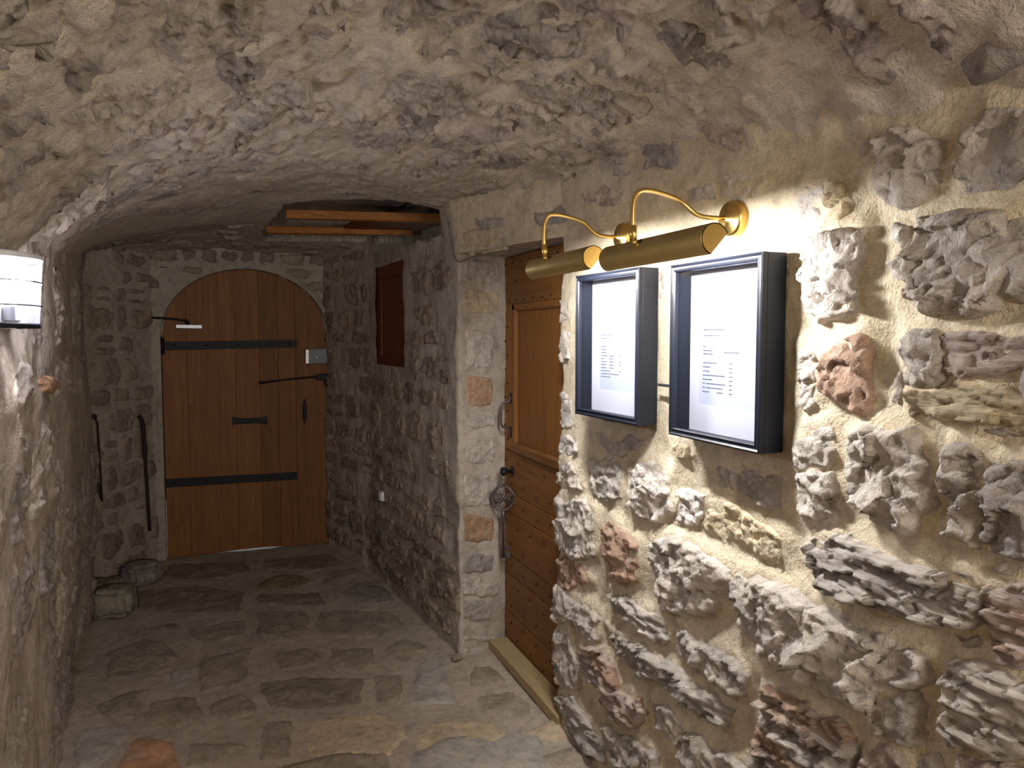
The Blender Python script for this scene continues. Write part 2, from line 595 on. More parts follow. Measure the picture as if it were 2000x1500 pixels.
def stone(S, poly, parent, H=0.03, edge=0.02, res=0.01, col=(0.4, 0.36, 0.31), iron=0.0, mat='stone', style='hewn',
          embed=0.02, facet=0.25, chip=0.010, cell=0.05, name='stone', amp=0.10, cavity=None, grow=0.0):
    NSTONE[0] += 1
    seed = NSTONE[0]
    rng = random.Random(seed * 7 + 1)
    poly = rough_poly(poly, rng, amp)
    A = np.array(poly)
    lo, hi = A.min(0) - res * 2 - grow, A.max(0) + res * 2 + grow
    nu = max(4, int((hi[0] - lo[0]) / res) + 1)
    nv = max(4, int((hi[1] - lo[1]) / res) + 1)
    U, V = np.meshgrid(np.linspace(lo[0], hi[0], nu), np.linspace(lo[1], hi[1], nv), indexing='ij')
    sd = sdf_poly(U, V, poly) + grow
    z3 = np.stack([U * 14, V * 14, np.full(U.shape, seed * 3.7)], -1)
    sd = sd + 0.35 * edge * fbm(z3 * 2.2, 3, seed)
    t = np.clip(sd / edge, 0, 1)
    prof = np.clip(1 - (1 - t) ** 2.6, 0, 1)
    cu, cv = A.mean(0)
    ext = max(hi[0] - lo[0], hi[1] - lo[1]) / 2
    top = np.full(U.shape, 0.004)
    for k in range(6):
        a = rng.uniform(0, 6.283)
        sl = facet * rng.uniform(0.35, 1.0)
        off = rng.uniform(0.15, 0.8) * ext
        top = np.minimum(top, -((U - cu) * math.cos(a) + (V - cv) * math.sin(a) - off) * sl)
    top = np.maximum(top, -0.8 * H)
    if style == 'bedded':
        wu = vnoise(z3 * 0.9, seed + 5) * 0.35
        fine = vnoise(z3 * 5.0, seed + 11) * 0.16
        w, f1 = worley2(U / (cell * 2.4) + wu + fine, V / (cell * 0.62) + wu + fine, seed)
        w2, f2 = worley2(U / (cell * 1.0) + fine, V / (cell * 0.26) + wu, seed + 2)
        lay = fbm(np.stack([U * 9, V * 90, np.full(U.shape, seed * 1.1)], -1), 3, seed)
        top = top + chip * 1.25 * f1 + chip * 0.7 * f2 + 0.0022 * lay
    elif style == 'flag':
        top = np.clip(top, -0.003, 0.003) + 0.0025 * fbm(z3 * 0.6, 4, seed)
    else:
        wu = vnoise(z3 * 0.9, seed + 5) * 0.35
        wv = vnoise(z3 * 0.9, seed + 9) * 0.35
        fine = vnoise(z3 * 5.0, seed + 11) * 0.12
        w, f1 = worley2(U / (cell * 1.5) + wu + fine, V / (cell * 1.1) + wv + fine, seed)
        w2, f2 = worley2(U / (cell * 0.6) + wv, V / (cell * 0.42) + wu + fine, seed + 3)
        top = top + chip * 1.25 * f1 + chip * 0.5 * (w - 0.3) + chip * 0.55 * f2
    if style != 'flag':
        top = top + 0.10 * H * fbm(z3 * 1.2, 4, seed)
    h = -embed + (H + embed) * prof + top * prof
    if cavity:
        for (a, b_, r, dep) in cavity:
            q = np.sqrt((U - a) ** 2 + (V - b_) ** 2) / r
            h = h - dep * np.clip(1 - q, 0, 1) ** 0.6
    h = np.where(sd < 0, -embed + sd * 0.5, h)
    P = S.point(U, V, h + S.relief(U, V, S.pos(U, V)) * 0.6)
    m = sd > -res * 1.2
    idx = np.arange(nu * nv).reshape(nu, nv)
    keepc = m[:-1, :-1] | m[1:, :-1] | m[1:, 1:] | m[:-1, 1:]
    F = np.stack([idx[:-1, :-1], idx[1:, :-1], idx[1:, 1:], idx[:-1, 1:]], -1)[keepc]
    if len(F) == 0:
        return None
    o = link(name, np_mesh(name, P.reshape(-1, 3), F), M[mat], parent)
    o.color = (min(1, col[0] * 1.16), min(1, col[1] * 1.13), min(1, col[2] * 1.10), iron)
    return o


def rnd_poly(rng, u0, u1, v0, v1, jit=0.16):
    w, h = u1 - u0, v1 - v0
    pts = []
    for (a, b) in ((0, .15), (0.12, 0), (.5, -.03), (.88, 0), (1, .15), (1.02, .55), (1, .88), (.86, 1), (.5, 1.03), (.14, 1), (0, .86), (-.02, .5)):
        pts.append((u0 + (a + rng.uniform(-jit, jit) * 0.6) * w, v0 + (b + rng.uniform(-jit, jit)) * h))
    return pts


def courses(rng, u0, u1, v0, v1, hmin, hmax, wmin, wmax, gap=0.022, skip=0.12):
    out = []
    v = v0
    while v < v1:
        h = rng.uniform(hmin, hmax)
        u = u0 - rng.uniform(0, wmax * 0.5)
        while u < u1:
            w = rng.uniform(wmin, wmax)
            if rng.random() > skip:
                a = u + gap / 2
                b = u + w - gap / 2
                if rng.random() < 0.18 and h > hmin * 1.15:
                    mid = v + h * rng.uniform(0.4, 0.6)
                    out.append(rnd_poly(rng, a, b, v + gap / 2, mid - gap / 2))
                    out.append(rnd_poly(rng, a, b, mid + gap / 2, v + h - gap / 2))
                else:
                    out.append(rnd_poly(rng, a, b, v + gap / 2, v + h - gap / 2))
            u += w
        v += h
    return out


class PathSurf(Surf):
    """vertical wall above a ground polyline; u along it, v = height; corners softened"""

    def __init__(self, pts, relief, lean=None, soft=0.03):
        P = np.array(pts, float)
        seg = np.diff(P, axis=0)
        L = np.hypot(seg[:, 0], seg[:, 1])
        self.P, self.L, self.cum = P, L, np.concatenate([[0], np.cumsum(L)])
        self.d = seg / L[:, None]
        us = np.linspace(0, self.cum[-1], max(400, int(self.cum[-1] / 0.004)))
        x = np.interp(us, self.cum, P[:, 0])
        y = np.interp(us, self.cum, P[:, 1])
        k = max(1, int(soft / (us[1] - us[0])))
        ker = np.ones(2 * k + 1) / (2 * k + 1)
        xs = np.convolve(np.pad(x, k, 'reflect', reflect_type='odd'), ker, 'valid')
        ys = np.convolve(np.pad(y, k, 'reflect', reflect_type='odd'), ker, 'valid')
        tx, ty = np.gradient(xs), np.gradient(ys)
        q = np.hypot(tx, ty)
        self.us, self.xs, self.ys, self.nx, self.ny = us, xs, ys, ty / q, -tx / q
        self.lean = lean
        self.relief = relief

    def pos(self, u, v):
        x = np.interp(u, self.us, self.xs)
        y = np.interp(u, self.us, self.ys)
        if self.lean is not None:
            n = self.nor(u, v)
            l = self.lean(u, v)
            return np.stack([x + n[..., 0] * l, y + n[..., 1] * l, v + 0 * u], -1)
        return np.stack([x, y, v + 0 * u], -1)

    def nor(self, u, v):
        return np.stack([np.interp(u, self.us, self.nx) + 0 * v, np.interp(u, self.us, self.ny) + 0 * v, 0 * u + 0 * v], -1)

    def pix(self, x, y, seg):
        """pixel on the vertical plane of one segment -> (u, v)"""
        a = self.P[seg]
        d = self.d[seg]
        n = np.array([-d[1], d[0]])
        r = ray(x, y)
        t = (n @ (a - CAM[:2])) / (n @ r[:2])
        p = CAM + r * t
        return (self.cum[seg] + (p[:2] - a) @ d, p[2])


def rel_noise(a1, s1, a2, s2, seed, a3=0.0):
    def f(u, v, p):
        r = a1 * fbm(p * s1, 2, seed) + a2 * fbm(p * s2, 4, seed + 20)
        if a3:
            r = r + a3 * vnoise(p * 70.0, seed + 40)
        return r
    return f


GREY = [(0.36, 0.33, 0.30), (0.42, 0.385, 0.345), (0.33, 0.305, 0.285), (0.46, 0.42, 0.365), (0.40, 0.355, 0.335), (0.50, 0.455, 0.40)]

# ================================================================== STRUCTURE
# ---- near right wall with the menu cases
XW = 1.20
CORNER_Y = 2.66


def lean_r(u, v):
    t = np.clip((v - 1.72) / 0.45, 0, 1)
    return 0.05 * t * t


SR = PathSurf([(1.52, CORNER_Y), (XW, CORNER_Y), (XW, -2.4)], rel_noise(0.006, 2.2, 0.006, 9, 3, 0.0010), lean_r, 0.03)
LG, MG, DG, PK, OR, YE, WH = (0.50, 0.46, 0.41), (0.42, 0.385, 0.345), (0.33, 0.305, 0.285), (0.47, 0.39, 0.345), (0.46, 0.31, 0.20), (0.55, 0.46, 0.31), (0.60, 0.565, 0.52)
RIGHT = [
    # pixel outline, height, colour, iron stain, style
    ([(1717, 272), (1762, 255), (1817, 262), (1850, 277), (1850, 305), (1835, 355), (1795, 395), (1755, 407), (1730, 395), (1715, 362), (1725, 325), (1725, 295)], .030, LG, 0, 'hewn'),
    ([(1680, 307), (1690, 275), (1707, 267), (1702, 285), (1692, 303)], .012, LG, 0, 'hewn'),
    ([(1897, 255), (1922, 252), (1930, 215), (2000, 205), (2030, 355), (1960, 370), (1880, 380), (1872, 330), (1890, 310)], .032, MG, 0, 'hewn'),
    ([(1625, 350), (1647, 365), (1650, 407), (1640, 425), (1612, 425), (1617, 375)], .022, YE, 0, 'hewn'),
    ([(1560, 365), (1612, 358), (1610, 400), (1590, 430), (1555, 420)], .006, WH, 0, 'hewn'),
    ([(1595, 462), (1625, 452), (1685, 447), (1690, 492), (1675, 535), (1672, 560), (1678, 605), (1655, 612), (1600, 632), (1575, 600), (1572, 540), (1580, 490)], .034, LG, 0, 'hewn'),
    ([(1737, 437), (1777, 435), (1780, 475), (1762, 492), (1745, 470)], .014, WH, 0, 'hewn'),
    ([(1740, 502), (1760, 497), (1775, 525), (1770, 550), (1742, 547)], .014, WH, 0, 'hewn'),
    ([(1785, 428), (1825, 417), (1890, 410), (1960, 418), (1982, 450), (1985, 500), (1970, 550), (1945, 590), (1910, 605), (1870, 610), (1830, 613), (1800, 608), (1797, 570), (1782, 530), (1788, 480)], .042, MG, .42, 'hewn'),
    ([(1758, 562), (1788, 550), (1792, 575), (1780, 586), (1760, 582)], .016, PK, .9, 'hewn'),
    ([(1610, 695), (1650, 667), (1685, 652), (1695, 667), (1707, 692), (1710, 780), (1695, 812), (1670, 805), (1635, 780), (1605, 760), (1605, 720)], .030, LG, .85, 'hewn'),
    ([(1562, 682), (1590, 680), (1598, 720), (1598, 790), (1580, 805), (1563, 790), (1560, 750)], .020, LG, 0, 'hewn'),
    ([(1767, 657), (1830, 640), (1846, 690), (1848, 742), (1800, 756), (1768, 750), (1765, 705)], .034, MG, 0, 'hewn'),
    ([(1838, 642), (1912, 650), (2040, 655), (2040, 722), (1930, 736), (1858, 733), (1852, 690)], .022, PK, 0, 'bedded'),
    ([(1772, 765), (1850, 757), (1935, 742), (2040, 730), (2040, 820), (1912, 820), (1850, 815), (1805, 800), (1772, 818)], .028, YE, .1, 'bedded'),
    ([(1740, 787), (1747, 740), (1763, 720), (1768, 790), (1755, 805)], .014, LG, 0, 'hewn'),
    ([(1895, 836), (1960, 830), (2040, 838), (2040, 855), (1950, 850)], .012, MG, 0, 'bedded'),
    ([(1570, 835), (1625, 830), (1632, 900), (1625, 915), (1560, 918), (1557, 890)], .026, LG, 0, 'hewn'),
    ([(1560, 925), (1630, 920), (1645, 960), (1648, 1005), (1640, 1028), (1580, 1028), (1568, 975)], .028, LG, 0, 'hewn'),
    ([(1660, 865), (1697, 830), (1782, 832), (1797, 875), (1830, 917), (1835, 950), (1822, 975), (1795, 1035), (1775, 1040), (1712, 1020), (1697, 995), (1672, 985), (1660, 950), (1655, 900)], .048, LG, 0, 'hewn'),
    ([(1870, 862), (1900, 865), (1925, 887), (1935, 912), (1930, 955), (1925, 995), (1940, 1020), (1912, 1032), (1910, 1065), (1850, 1050), (1845, 1037), (1876, 987), (1852, 968), (1850, 940), (1857, 887)], .040, MG, 0, 'hewn'),
    ([(1944, 905), (1970, 898), (2060, 900), (2060, 1100), (1980, 1090), (1935, 1075), (1922, 1040), (1948, 1015), (1938, 960)], .042, DG, 0, 'hewn'),
    ([(1587, 1052), (1640, 1045), (1675, 1057), (1725, 1087), (1812, 1107), (1900, 1127), (1913, 1150), (1920, 1180), (1922, 1212), (1890, 1222), (1838, 1222), (1750, 1200), (1675, 1172), (1605, 1130), (1580, 1090)], .046, MG, 0, 'bedded'),
    ([(1930, 1152), (2000, 1137), (2060, 1140), (2060, 1300), (1990, 1300), (1948, 1288), (1938, 1250), (1934, 1200)], .032, PK, .5, 'bedded'),
    ([(1857, 1240), (1912, 1234), (1924, 1268), (1885, 1268)], .018, LG, 0, 'hewn'),
    ([(1435, 1122), (1470, 1125), (1560, 1165), (1620, 1195), (1720, 1245), (1800, 1285), (1808, 1312), (1790, 1345), (1720, 1355), (1690, 1385), (1640, 1370), (1580, 1340), (1530, 1297), (1470, 1248), (1433, 1190)], .058, LG, 0, 'hewn'),
    ([(1700, 1372), (1735, 1365), (1795, 1352), (1800, 1395), (1808, 1430), (1775, 1452), (1725, 1428), (1700, 1400)], .036, MG, 0, 'hewn'),
    ([(1857, 1285), (1912, 1295), (1950, 1310), (2060, 1355), (2060, 1490), (1975, 1475), (1900, 1462), (1852, 1450), (1855, 1375)], .046, LG, .08, 'bedded'),
    ([(1870, 1480), (1960, 1487), (2060, 1510), (2060, 1560), (1870, 1560)], .03, PK, .3, 'hewn'),
    ([(1490, 1347), (1500, 1332), (1560, 1362), (1650, 1410), (1662, 1440), (1660, 1550), (1480, 1560), (1478, 1420)], .050, MG, .55, 'bedded'),
    ([(1672, 1515), (1700, 1465), (1717, 1445), (1760, 1470), (1790, 1512), (1790, 1560), (1672, 1560)], .034, PK, .25, 'hewn'),
    ([(1800, 1470), (1840, 1465), (1855, 1500), (1850, 1560), (1802, 1560)], .02, LG, 0, 'hewn'),
    # below the cases, towards the side door
    ([(1082, 852), (1108, 848), (1130, 862), (1132, 884), (1095, 888), (1080, 880)], .012, WH, 0, 'hewn'),
    ([(1082, 897), (1110, 897), (1130, 928), (1138, 955), (1085, 953)], .026, LG, .1, 'hewn'),
    ([(1084, 770), (1116, 772), (1116, 830), (1100, 838), (1082, 826)], .010, WH, 0, 'hewn'),
    ([(1084, 640), (1116, 644), (1114, 700), (1085, 705)], .010, LG, 0, 'hewn'),
    ([(1085, 585), (1116, 582), (1116, 625), (1086, 628)], .008, LG, .15, 'hewn'),
    ([(1225, 925), (1250, 905), (1290, 905), (1310, 930), (1308, 960), (1318, 998), (1290, 1018), (1250, 1006), (1228, 968)], .028, LG, .42, 'hewn'),
    ([(1150, 892), (1195, 888), (1218, 925), (1218, 975), (1190, 985), (1155, 960)], .014, MG, 0, 'hewn'),
    ([(1160, 842), (1230, 846), (1262, 858), (1250, 880), (1180, 876)], .012, MG, 0, 'hewn'),
    ([(1327, 957), (1345, 950), (1387, 965), (1382, 1000), (1357, 1027), (1324, 1018)], .020, WH, 0, 'hewn'),
    ([(1312, 868), (1340, 864), (1362, 888), (1350, 902), (1325, 896)], .014, YE, .2, 'hewn'),
    ([(1400, 985), (1450, 995), (1530, 1050), (1532, 1108), (1480, 1090), (1395, 1045), (1362, 1030)], .014, YE, 0, 'hewn'),
    ([(1400, 905), (1470, 915), (1530, 925), (1535, 1000), (1470, 975), (1405, 955)], .010, MG, 0, 'hewn'),
    ([(1082, 965), (1120, 974), (1163, 1000), (1163, 1085), (1140, 1092), (1110, 1078), (1080, 1050)], .030, LG, 0, 'hewn'),
    ([(1085, 1098), (1110, 1090), (1140, 1105), (1155, 1138), (1120, 1152), (1083, 1128)], .026, PK, .8, 'hewn'),
    ([(1182, 1045), (1195, 1015), (1215, 1040), (1250, 1060), (1252, 1100), (1245, 1135), (1210, 1138), (1183, 1105)], .034, PK, .95, 'hewn'),
    ([(1272, 1060), (1307, 1045), (1350, 1062), (1400, 1095), (1426, 1112), (1428, 1150), (1412, 1160), (1395, 1190), (1370, 1195), (1307, 1193), (1280, 1160)], .044, LG, .05, 'hewn'),
    ([(1082, 1137), (1105, 1152), (1160, 1190), (1175, 1203), (1172, 1248), (1150, 1243), (1125, 1212), (1084, 1205)], .034, LG, 0, 'hewn'),
    ([(1190, 1157), (1250, 1185), (1295, 1208), (1318, 1238), (1312, 1258), (1262, 1232), (1195, 1188)], .030, LG, 0, 'bedded'),
    ([(1324, 1218), (1350, 1238), (1390, 1260), (1440, 1285), (1465, 1317), (1460, 1355), (1440, 1363), (1375, 1322), (1328, 1278)], .040, MG, .35, 'hewn'),
    ([(1178, 1222), (1225, 1250), (1287, 1287), (1350, 1325), (1400, 1362), (1438, 1387), (1422, 1422), (1387, 1405), (1325, 1352), (1262, 1327), (1212, 1285)], .044, MG, 0, 'bedded'),
    ([(1132, 1260), (1152, 1262), (1200, 1302), (1212, 1345), (1258, 1365), (1266, 1390), (1240, 1435), (1205, 1405), (1170, 1342), (1138, 1315)], .042, PK, .6, 'bedded'),
    ([(1078, 1222), (1110, 1232), (1127, 1280), (1135, 1335), (1105, 1345), (1075, 1315)], .028, LG, 0, 'hewn'),
    ([(1276, 1366), (1325, 1390), (1345, 1425), (1330, 1460), (1292, 1418)], .034, MG, 0, 'hewn'),
    ([(1078, 1352), (1120, 1357), (1150, 1400), (1175, 1440), (1185, 1490), (1120, 1460), (1078, 1410)], .030, LG, 0, 'bedded'),
    ([(1180, 1418), (1248, 1442), (1290, 1475), (1290, 1530), (1225, 1510), (1190, 1460)], .034, MG, .2, 'hewn'),
    ([(1345, 1440), (1378, 1437), (1402, 1470), (1465, 1500), (1478, 1555), (1350, 1530), (1325, 1490)], .036, LG, .1, 'hewn'),
    ([(1085, 1440), (1120, 1475), (1190, 1515), (1210, 1560), (1080, 1570)], .028, MG, 0, 'bedded'),
    # smooth faces above the cases
    ([(1268, 285), (1300, 272), (1335, 272), (1336, 322), (1270, 335)], .006, DG, 0, 'hewn'),
    ([(1142, 378), (1190, 362), (1232, 360), (1228, 380), (1150, 398)], .006, PK, .35, 'hewn'),
    ([(1372, 258), (1420, 248), (1486, 262), (1484, 286), (1400, 282)], .012, PK, .7, 'hewn'),
    ([(1412, 345), (1450, 332), (1490, 335), (1488, 388), (1440, 392), (1415, 385)], .006, WH, 0, 'hewn'),
    ([(1345, 372), (1398, 352), (1402, 388), (1350, 398)], .005, LG, 0, 'hewn'),
    ([(1180, 320), (1240, 305), (1245, 340), (1185, 352)], .005, LG, .1, 'hewn'),
    ([(1285, 600), (1300, 575), (1302, 540), (1290, 530), (1284, 560)], .006, PK, .5, 'hewn'),
]
RPOLY = []
for outline, H, col, iron, style in RIGHT:
    pl = []
    for (x, y) in outline:
        p = onx(x, y, XW - H * 0.45)
        pl.append((0.32 + CORNER_Y - p[1], p[2]))
    RPOLY.append((pl, H))


def mortar_field(polys, base):
    def f(u, v, p):
        r = base(u, v, p)
        add = np.zeros(u.shape)
        for pl, H in polys:
            A = np.array(pl)
            m = (u > A[:, 0].min() - .07) & (u < A[:, 0].max() + .07) & (v > A[:, 1].min() - .07) & (v < A[:, 1].max() + .09)
            if not m.any():
                continue
            sd = sdf_poly(u[m], v[m] - .012, pl)
            g_ = np.clip(1 + sd / .055, 0, 1)
            add[m] = np.maximum(add[m], np.minimum(H, .034) * .62 * g_ * g_)
        return r + add
    return f


SRM = PathSurf([(1.52, CORNER_Y), (XW, CORNER_Y), (XW, -2.4)], mortar_field(RPOLY, SR.relief), lean_r, 0.03)
wall_right = link('wall_right', grid_mesh('wall_right', SRM, 0.0, SR.cum[-1] - 1.4, -0.03, 2.28, 0.010), M['mortar'])
tag(wall_right, 'rubble stone wall in pale sandy mortar carrying the two menu cases', 'wall', kind='structure')

for (pl, H_), (outline, H, col, iron, style) in zip(RPOLY, RIGHT):
    big = max(max(q[0] for q in pl) - min(q[0] for q in pl), max(q[1] for q in pl) - min(q[1] for q in pl))
    stone(SR, pl, wall_right, H=H, edge=min(0.020, 0.006 + H * 0.35), res=0.0052 if big < 0.5 else 0.0065, grow=.011 if H > .02 else .005, col=col, iron=iron,
          mat='stone_bedded' if style == 'bedded' else 'stone', style=style, chip=0.005 + H * 0.38, cell=0.06 if H > 0.02 else 0.035,
          facet=0.14 if H > 0.02 else 0.04, amp=0.12)
rng = random.Random(5)
for pl in courses(rng, 2.10, 3.6, 0.05, 1.9, 0.14, 0.24, 0.16, 0.36, 0.05, 0.15):
    stone(SR, pl, wall_right, H=rng.uniform(.02, .04), edge=.02, res=.016, col=rng.choice(GREY), iron=rng.choice((0, 0, .3)))

# ---- wall over the side door
SL = PathSurf([(1.03, 3.62), (1.000, 3.35), (XW + 0.005, 2.60), (XW + 0.04, 2.40)], rel_noise(0.008, 2.2, 0.005, 8, 13), lean_r, 0.05)
wall_over = link('wall_over_door', grid_mesh('wall_over_door', SL, 0.0, SL.cum[-1], 1.865, 2.3, 0.014), M['mortar'])
tag(wall_over, 'smooth mortared wall spanning above the narrow studded door', 'wall', kind='structure')
soff = prism_me('lintel_soffit', [(0.99, 3.36, 1.867), (XW - 0.005, 2.62, 1.867), (1.5, 2.62, 1.867), (1.5, 3.5, 1.867), (0.98, 3.5, 1.867)], (0, 0, 0.35))
part('lintel', soff, M['mortar_old'], wall_over)
for outline, H, col, iron in [
        ([(1045, 408), (1100, 398), (1140, 400), (1136, 445), (1060, 452)], .006, DG, 0),
        ([(905, 455), (960, 445), (985, 452), (978, 484), (908, 490)], .006, YE, .3),
        ([(930, 425), (990, 420), (1000, 440), (935, 446)], .005, MG, 0)]:
    stone(SL, [SL.pix(x, y, 1) for x, y in outline], wall_over, H=H, edge=.014, res=.010, col=col, iron=iron, chip=.005, facet=.05)

# ---- far right wall with shutter, splayed towards the arched door
SF = PathSurf([(0.685, 5.56), (0.878, 4.88), (0.935, 4.2), (1.005, 3.35), (1.42, 3.495)], rel_noise(0.008, 2.0, 0.008, 9, 23), None, 0.02)
SH = [SF.pix(x, y, 2 if x > 780 else 1) for x, y in ((732, 520), (791, 510), (790, 716), (738, 711))]
a0, a1 = SF.pix(733, 600, 1)[0], SF.pix(790, 600, 1)[0]
sz0, sz1 = SF.pix(760, 713, 1)[1], SF.pix(760, 514, 1)[1]


NU0, NU1, NZ = SF.pix(728, 462, 1)[0], SF.pix(886, 455, 2)[0], SF.pix(840, 460, 2)[1]


def in_notch(u, v):
    return (u > NU0) & (u < NU1) & (v > NZ + .008 * np.sin(u * 23) - .02 * (u - NU0))


def in_shutter(u, v):
    return (u > a0) & (u < a1) & (v > sz0) & (v < sz1)


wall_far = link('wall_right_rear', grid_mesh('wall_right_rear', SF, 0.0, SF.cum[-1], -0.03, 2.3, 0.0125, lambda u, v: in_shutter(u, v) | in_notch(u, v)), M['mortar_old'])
tag(wall_far, 'dim rubble wall between the studded door and the arched door', 'wall', kind='structure')
JAMB = [((506, 556), LG, .1), ((564, 616), YE, .1), ((640, 722), LG, 0), ((732, 797), OR, .35), ((806, 838), LG, 0), ((848, 908), LG, 0),
        ((922, 990), LG, .35), ((1004, 1064), OR, .75), ((1078, 1120), DG, 0), ((1128, 1168), LG, 0), ((1172, 1216), MG, 0), ((1238, 1256), LG, 0), ((1262, 1280), WH, 0)]
rng = random.Random(8)
for (y0, y1), col, iron in JAMB:
    x0, x1 = 905 + rng.uniform(-2, 3), 972 + rng.uniform(-12, 3)
    q = [(x0, y0 + 3), ((x0 + x1) / 2, y0), (x1, y0 + 4), (x1 + 1, (y0 + y1) / 2), (x1 - 1, y1 - 4), ((x0 + x1) / 2, y1), (x0, y1 - 3)]
    stone(SF, [SF.pix(x, y, 3) for x, y in q], wall_far, H=.008, edge=.012, res=.007, col=col, iron=iron, chip=.006, facet=.06, cell=.03)
for pl in courses(rng, 0.04, SF.cum[3] - 0.02, 0.04, 2.15, 0.09, 0.19, 0.13, 0.34, 0.03, 0.10):
    c = np.mean(pl, 0)
    A = np.array(pl)
    if in_notch(A[:, 0] + .04, A[:, 1] + .03).any() or in_notch(A[:, 0] - .04, A[:, 1] + .03).any() or in_notch(A[:, 0], A[:, 1]).any() or A[:, 0].max() > SF.cum[3] + 0.02 or (A[:, 0].max() > a0 - .01 and A[:, 0].min() < a1 + .01 and A[:, 1].max() > sz0 - .01 and A[:, 1].min() < sz1 + .01):
        continue
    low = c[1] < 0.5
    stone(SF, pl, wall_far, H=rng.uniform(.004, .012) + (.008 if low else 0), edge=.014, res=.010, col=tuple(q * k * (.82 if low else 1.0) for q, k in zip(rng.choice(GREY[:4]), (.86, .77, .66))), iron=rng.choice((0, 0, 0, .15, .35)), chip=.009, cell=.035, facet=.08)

# ---- back wall with the arched opening
DY = 5.575                                         # face of the arched door
DXL, DXR, DTOP = -0.372, 0.697, 1.945
SPR = 1.50                                         # springing height


def arch_pts(grow=0.0, n=22):
    cx, rx, rz = (DXL + DXR) / 2, (DXR - DXL) / 2 + grow, DTOP - SPR + grow
    return [(cx + rx * math.cos(t), SPR + rz * math.sin(t)) for t in np.linspace(0, math.pi, n)]


SB = PathSurf([(-0.745, 5.02), (-0.43, 5.545), (0.72, 5.545), (0.86, 5.0)], rel_noise(0.010, 2.2, 0.006, 9, 33), None, 0.02)
us1 = SB.cum[1]


def in_arch(u, v):
    x = -0.43 + (u - us1)
    cx, rx, rz = (DXL + DXR) / 2, (DXR - DXL) / 2 + 0.015, DTOP - SPR + 0.015
    return (np.abs(x - cx) < rx) & ((v < SPR) | (((x - cx) / rx) ** 2 + ((v - SPR) / rz) ** 2 < 1)) & (u > us1 - 0.05) & (u < SB.cum[2] + 0.05)


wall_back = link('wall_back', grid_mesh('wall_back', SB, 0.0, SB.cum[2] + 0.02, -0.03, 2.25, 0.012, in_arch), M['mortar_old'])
tag(wall_back, 'dark rubble end wall around the arched plank door', 'wall', kind='structure')
# reveal ring of the opening
ring_o, ring_i = arch_pts(0.035), arch_pts(0.006)
oL, oR = ring_o[-1][0], ring_o[0][0]
outer = [(oR, 0.0)] + ring_o + [(oL, 0.0)]
inner = [(ring_i[0][0], 0.0)] + ring_i + [(ring_i[-1][0], 0.0)]
vs, fs = [], []
for (a, b_) in zip(outer, inner):
    vs += [(a[0], 5.535, a[1]), (b_[0], 5.540, b_[1]), (b_[0], 5.66, b_[1]), (a[0], 5.66, a[1])]
for i in range(len(outer) - 1):
    for k in range(4):
        k2 = (k + 1) % 4
        fs.append((i * 4 + k, i * 4 + k2, i * 4 + 4 + k2, i * 4 + 4 + k))
part('arch_reveal', mesh_np('arch_reveal', vs, fs, False), M['mortar_old'], wall_back)
rng = random.Random(12)
for pl in courses(rng, 0.0, us1 + 0.02, 0.0, 2.0, 0.09, 0.19, 0.11, 0.27, 0.03, 0.08) + courses(rng, us1, SB.cum[2], 1.5, 2.05, 0.08, 0.13, 0.1, 0.24, 0.025, 0.1):
    A = np.array(pl)
    if in_arch(A[:, 0], A[:, 1]).any() or in_arch(A[:, 0] * 0 + A[:, 0].mean(), A[:, 1].min() + 0 * A[:, 1]).any():
        continue
    if A[:, 0].max() > SB.cum[2] or A[:, 0].min() < -0.06:
        continue
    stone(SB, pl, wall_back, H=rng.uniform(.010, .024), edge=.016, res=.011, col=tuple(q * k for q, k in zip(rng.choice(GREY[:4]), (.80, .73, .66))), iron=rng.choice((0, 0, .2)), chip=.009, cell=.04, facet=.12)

# ---- left wall
def lean_l(u, v):
    return 0.02 * np.sin(v * 2.3 + u) + 0.05 * np.clip((v - 1.5) / 0.6, 0, 1) ** 2


SW = PathSurf([(-0.45, -1.6), (-0.50, 1.0), (-0.535, 2.3), (-0.565, 3.07), (-0.615, 3.6), (-0.67, 4.35), (-0.745, 5.06)], rel_noise(0.022, 1.8, 0.010, 7, 43), lean_l, 0.12)
wall_left = link('wall_left', grid_mesh('wall_left', SW, 1.0, SW.cum[-1], -0.03, 2.25, 0.015), M['mortar_left'])
tag(wall_left, 'uneven stained stone wall smeared with render, beneath the bulkhead lamp', 'wall', kind='structure')
rng = random.Random(21)
for pl in courses(rng, 2.6, SW.cum[-1] - 0.1, 0.03, 1.85, 0.18, 0.36, 0.22, 0.5, 0.06, 0.2):
    stone(SW, pl, wall_left, H=rng.uniform(.001, .010), edge=.035, res=.011, col=rng.choice(GREY[1:]), iron=rng.choice((0, 0, 0, .2, .3)), chip=.013, cell=.055, facet=.05, amp=.18)
stone(SW, [SW.pix(x, y, 2) for x, y in ((54, 740), (66, 730), (84, 735), (88, 760), (80, 775), (60, 772))], wall_left, H=.03, edge=.02, res=.008, col=OR, iron=.9, chip=.006, facet=.1)

# ---- floor
SFl = Surf(lambda u, v: np.stack([u, v, 0 * u + 0 * v], -1), lambda u, v: np.stack([0 * u, 0 * u, 0 * u + 1], -1), None)


def floor_rel(u, v, p):
    return 0.010 * fbm(p * 2.0, 2, 51) + 0.003 * fbm(p * 14.0, 3, 52)


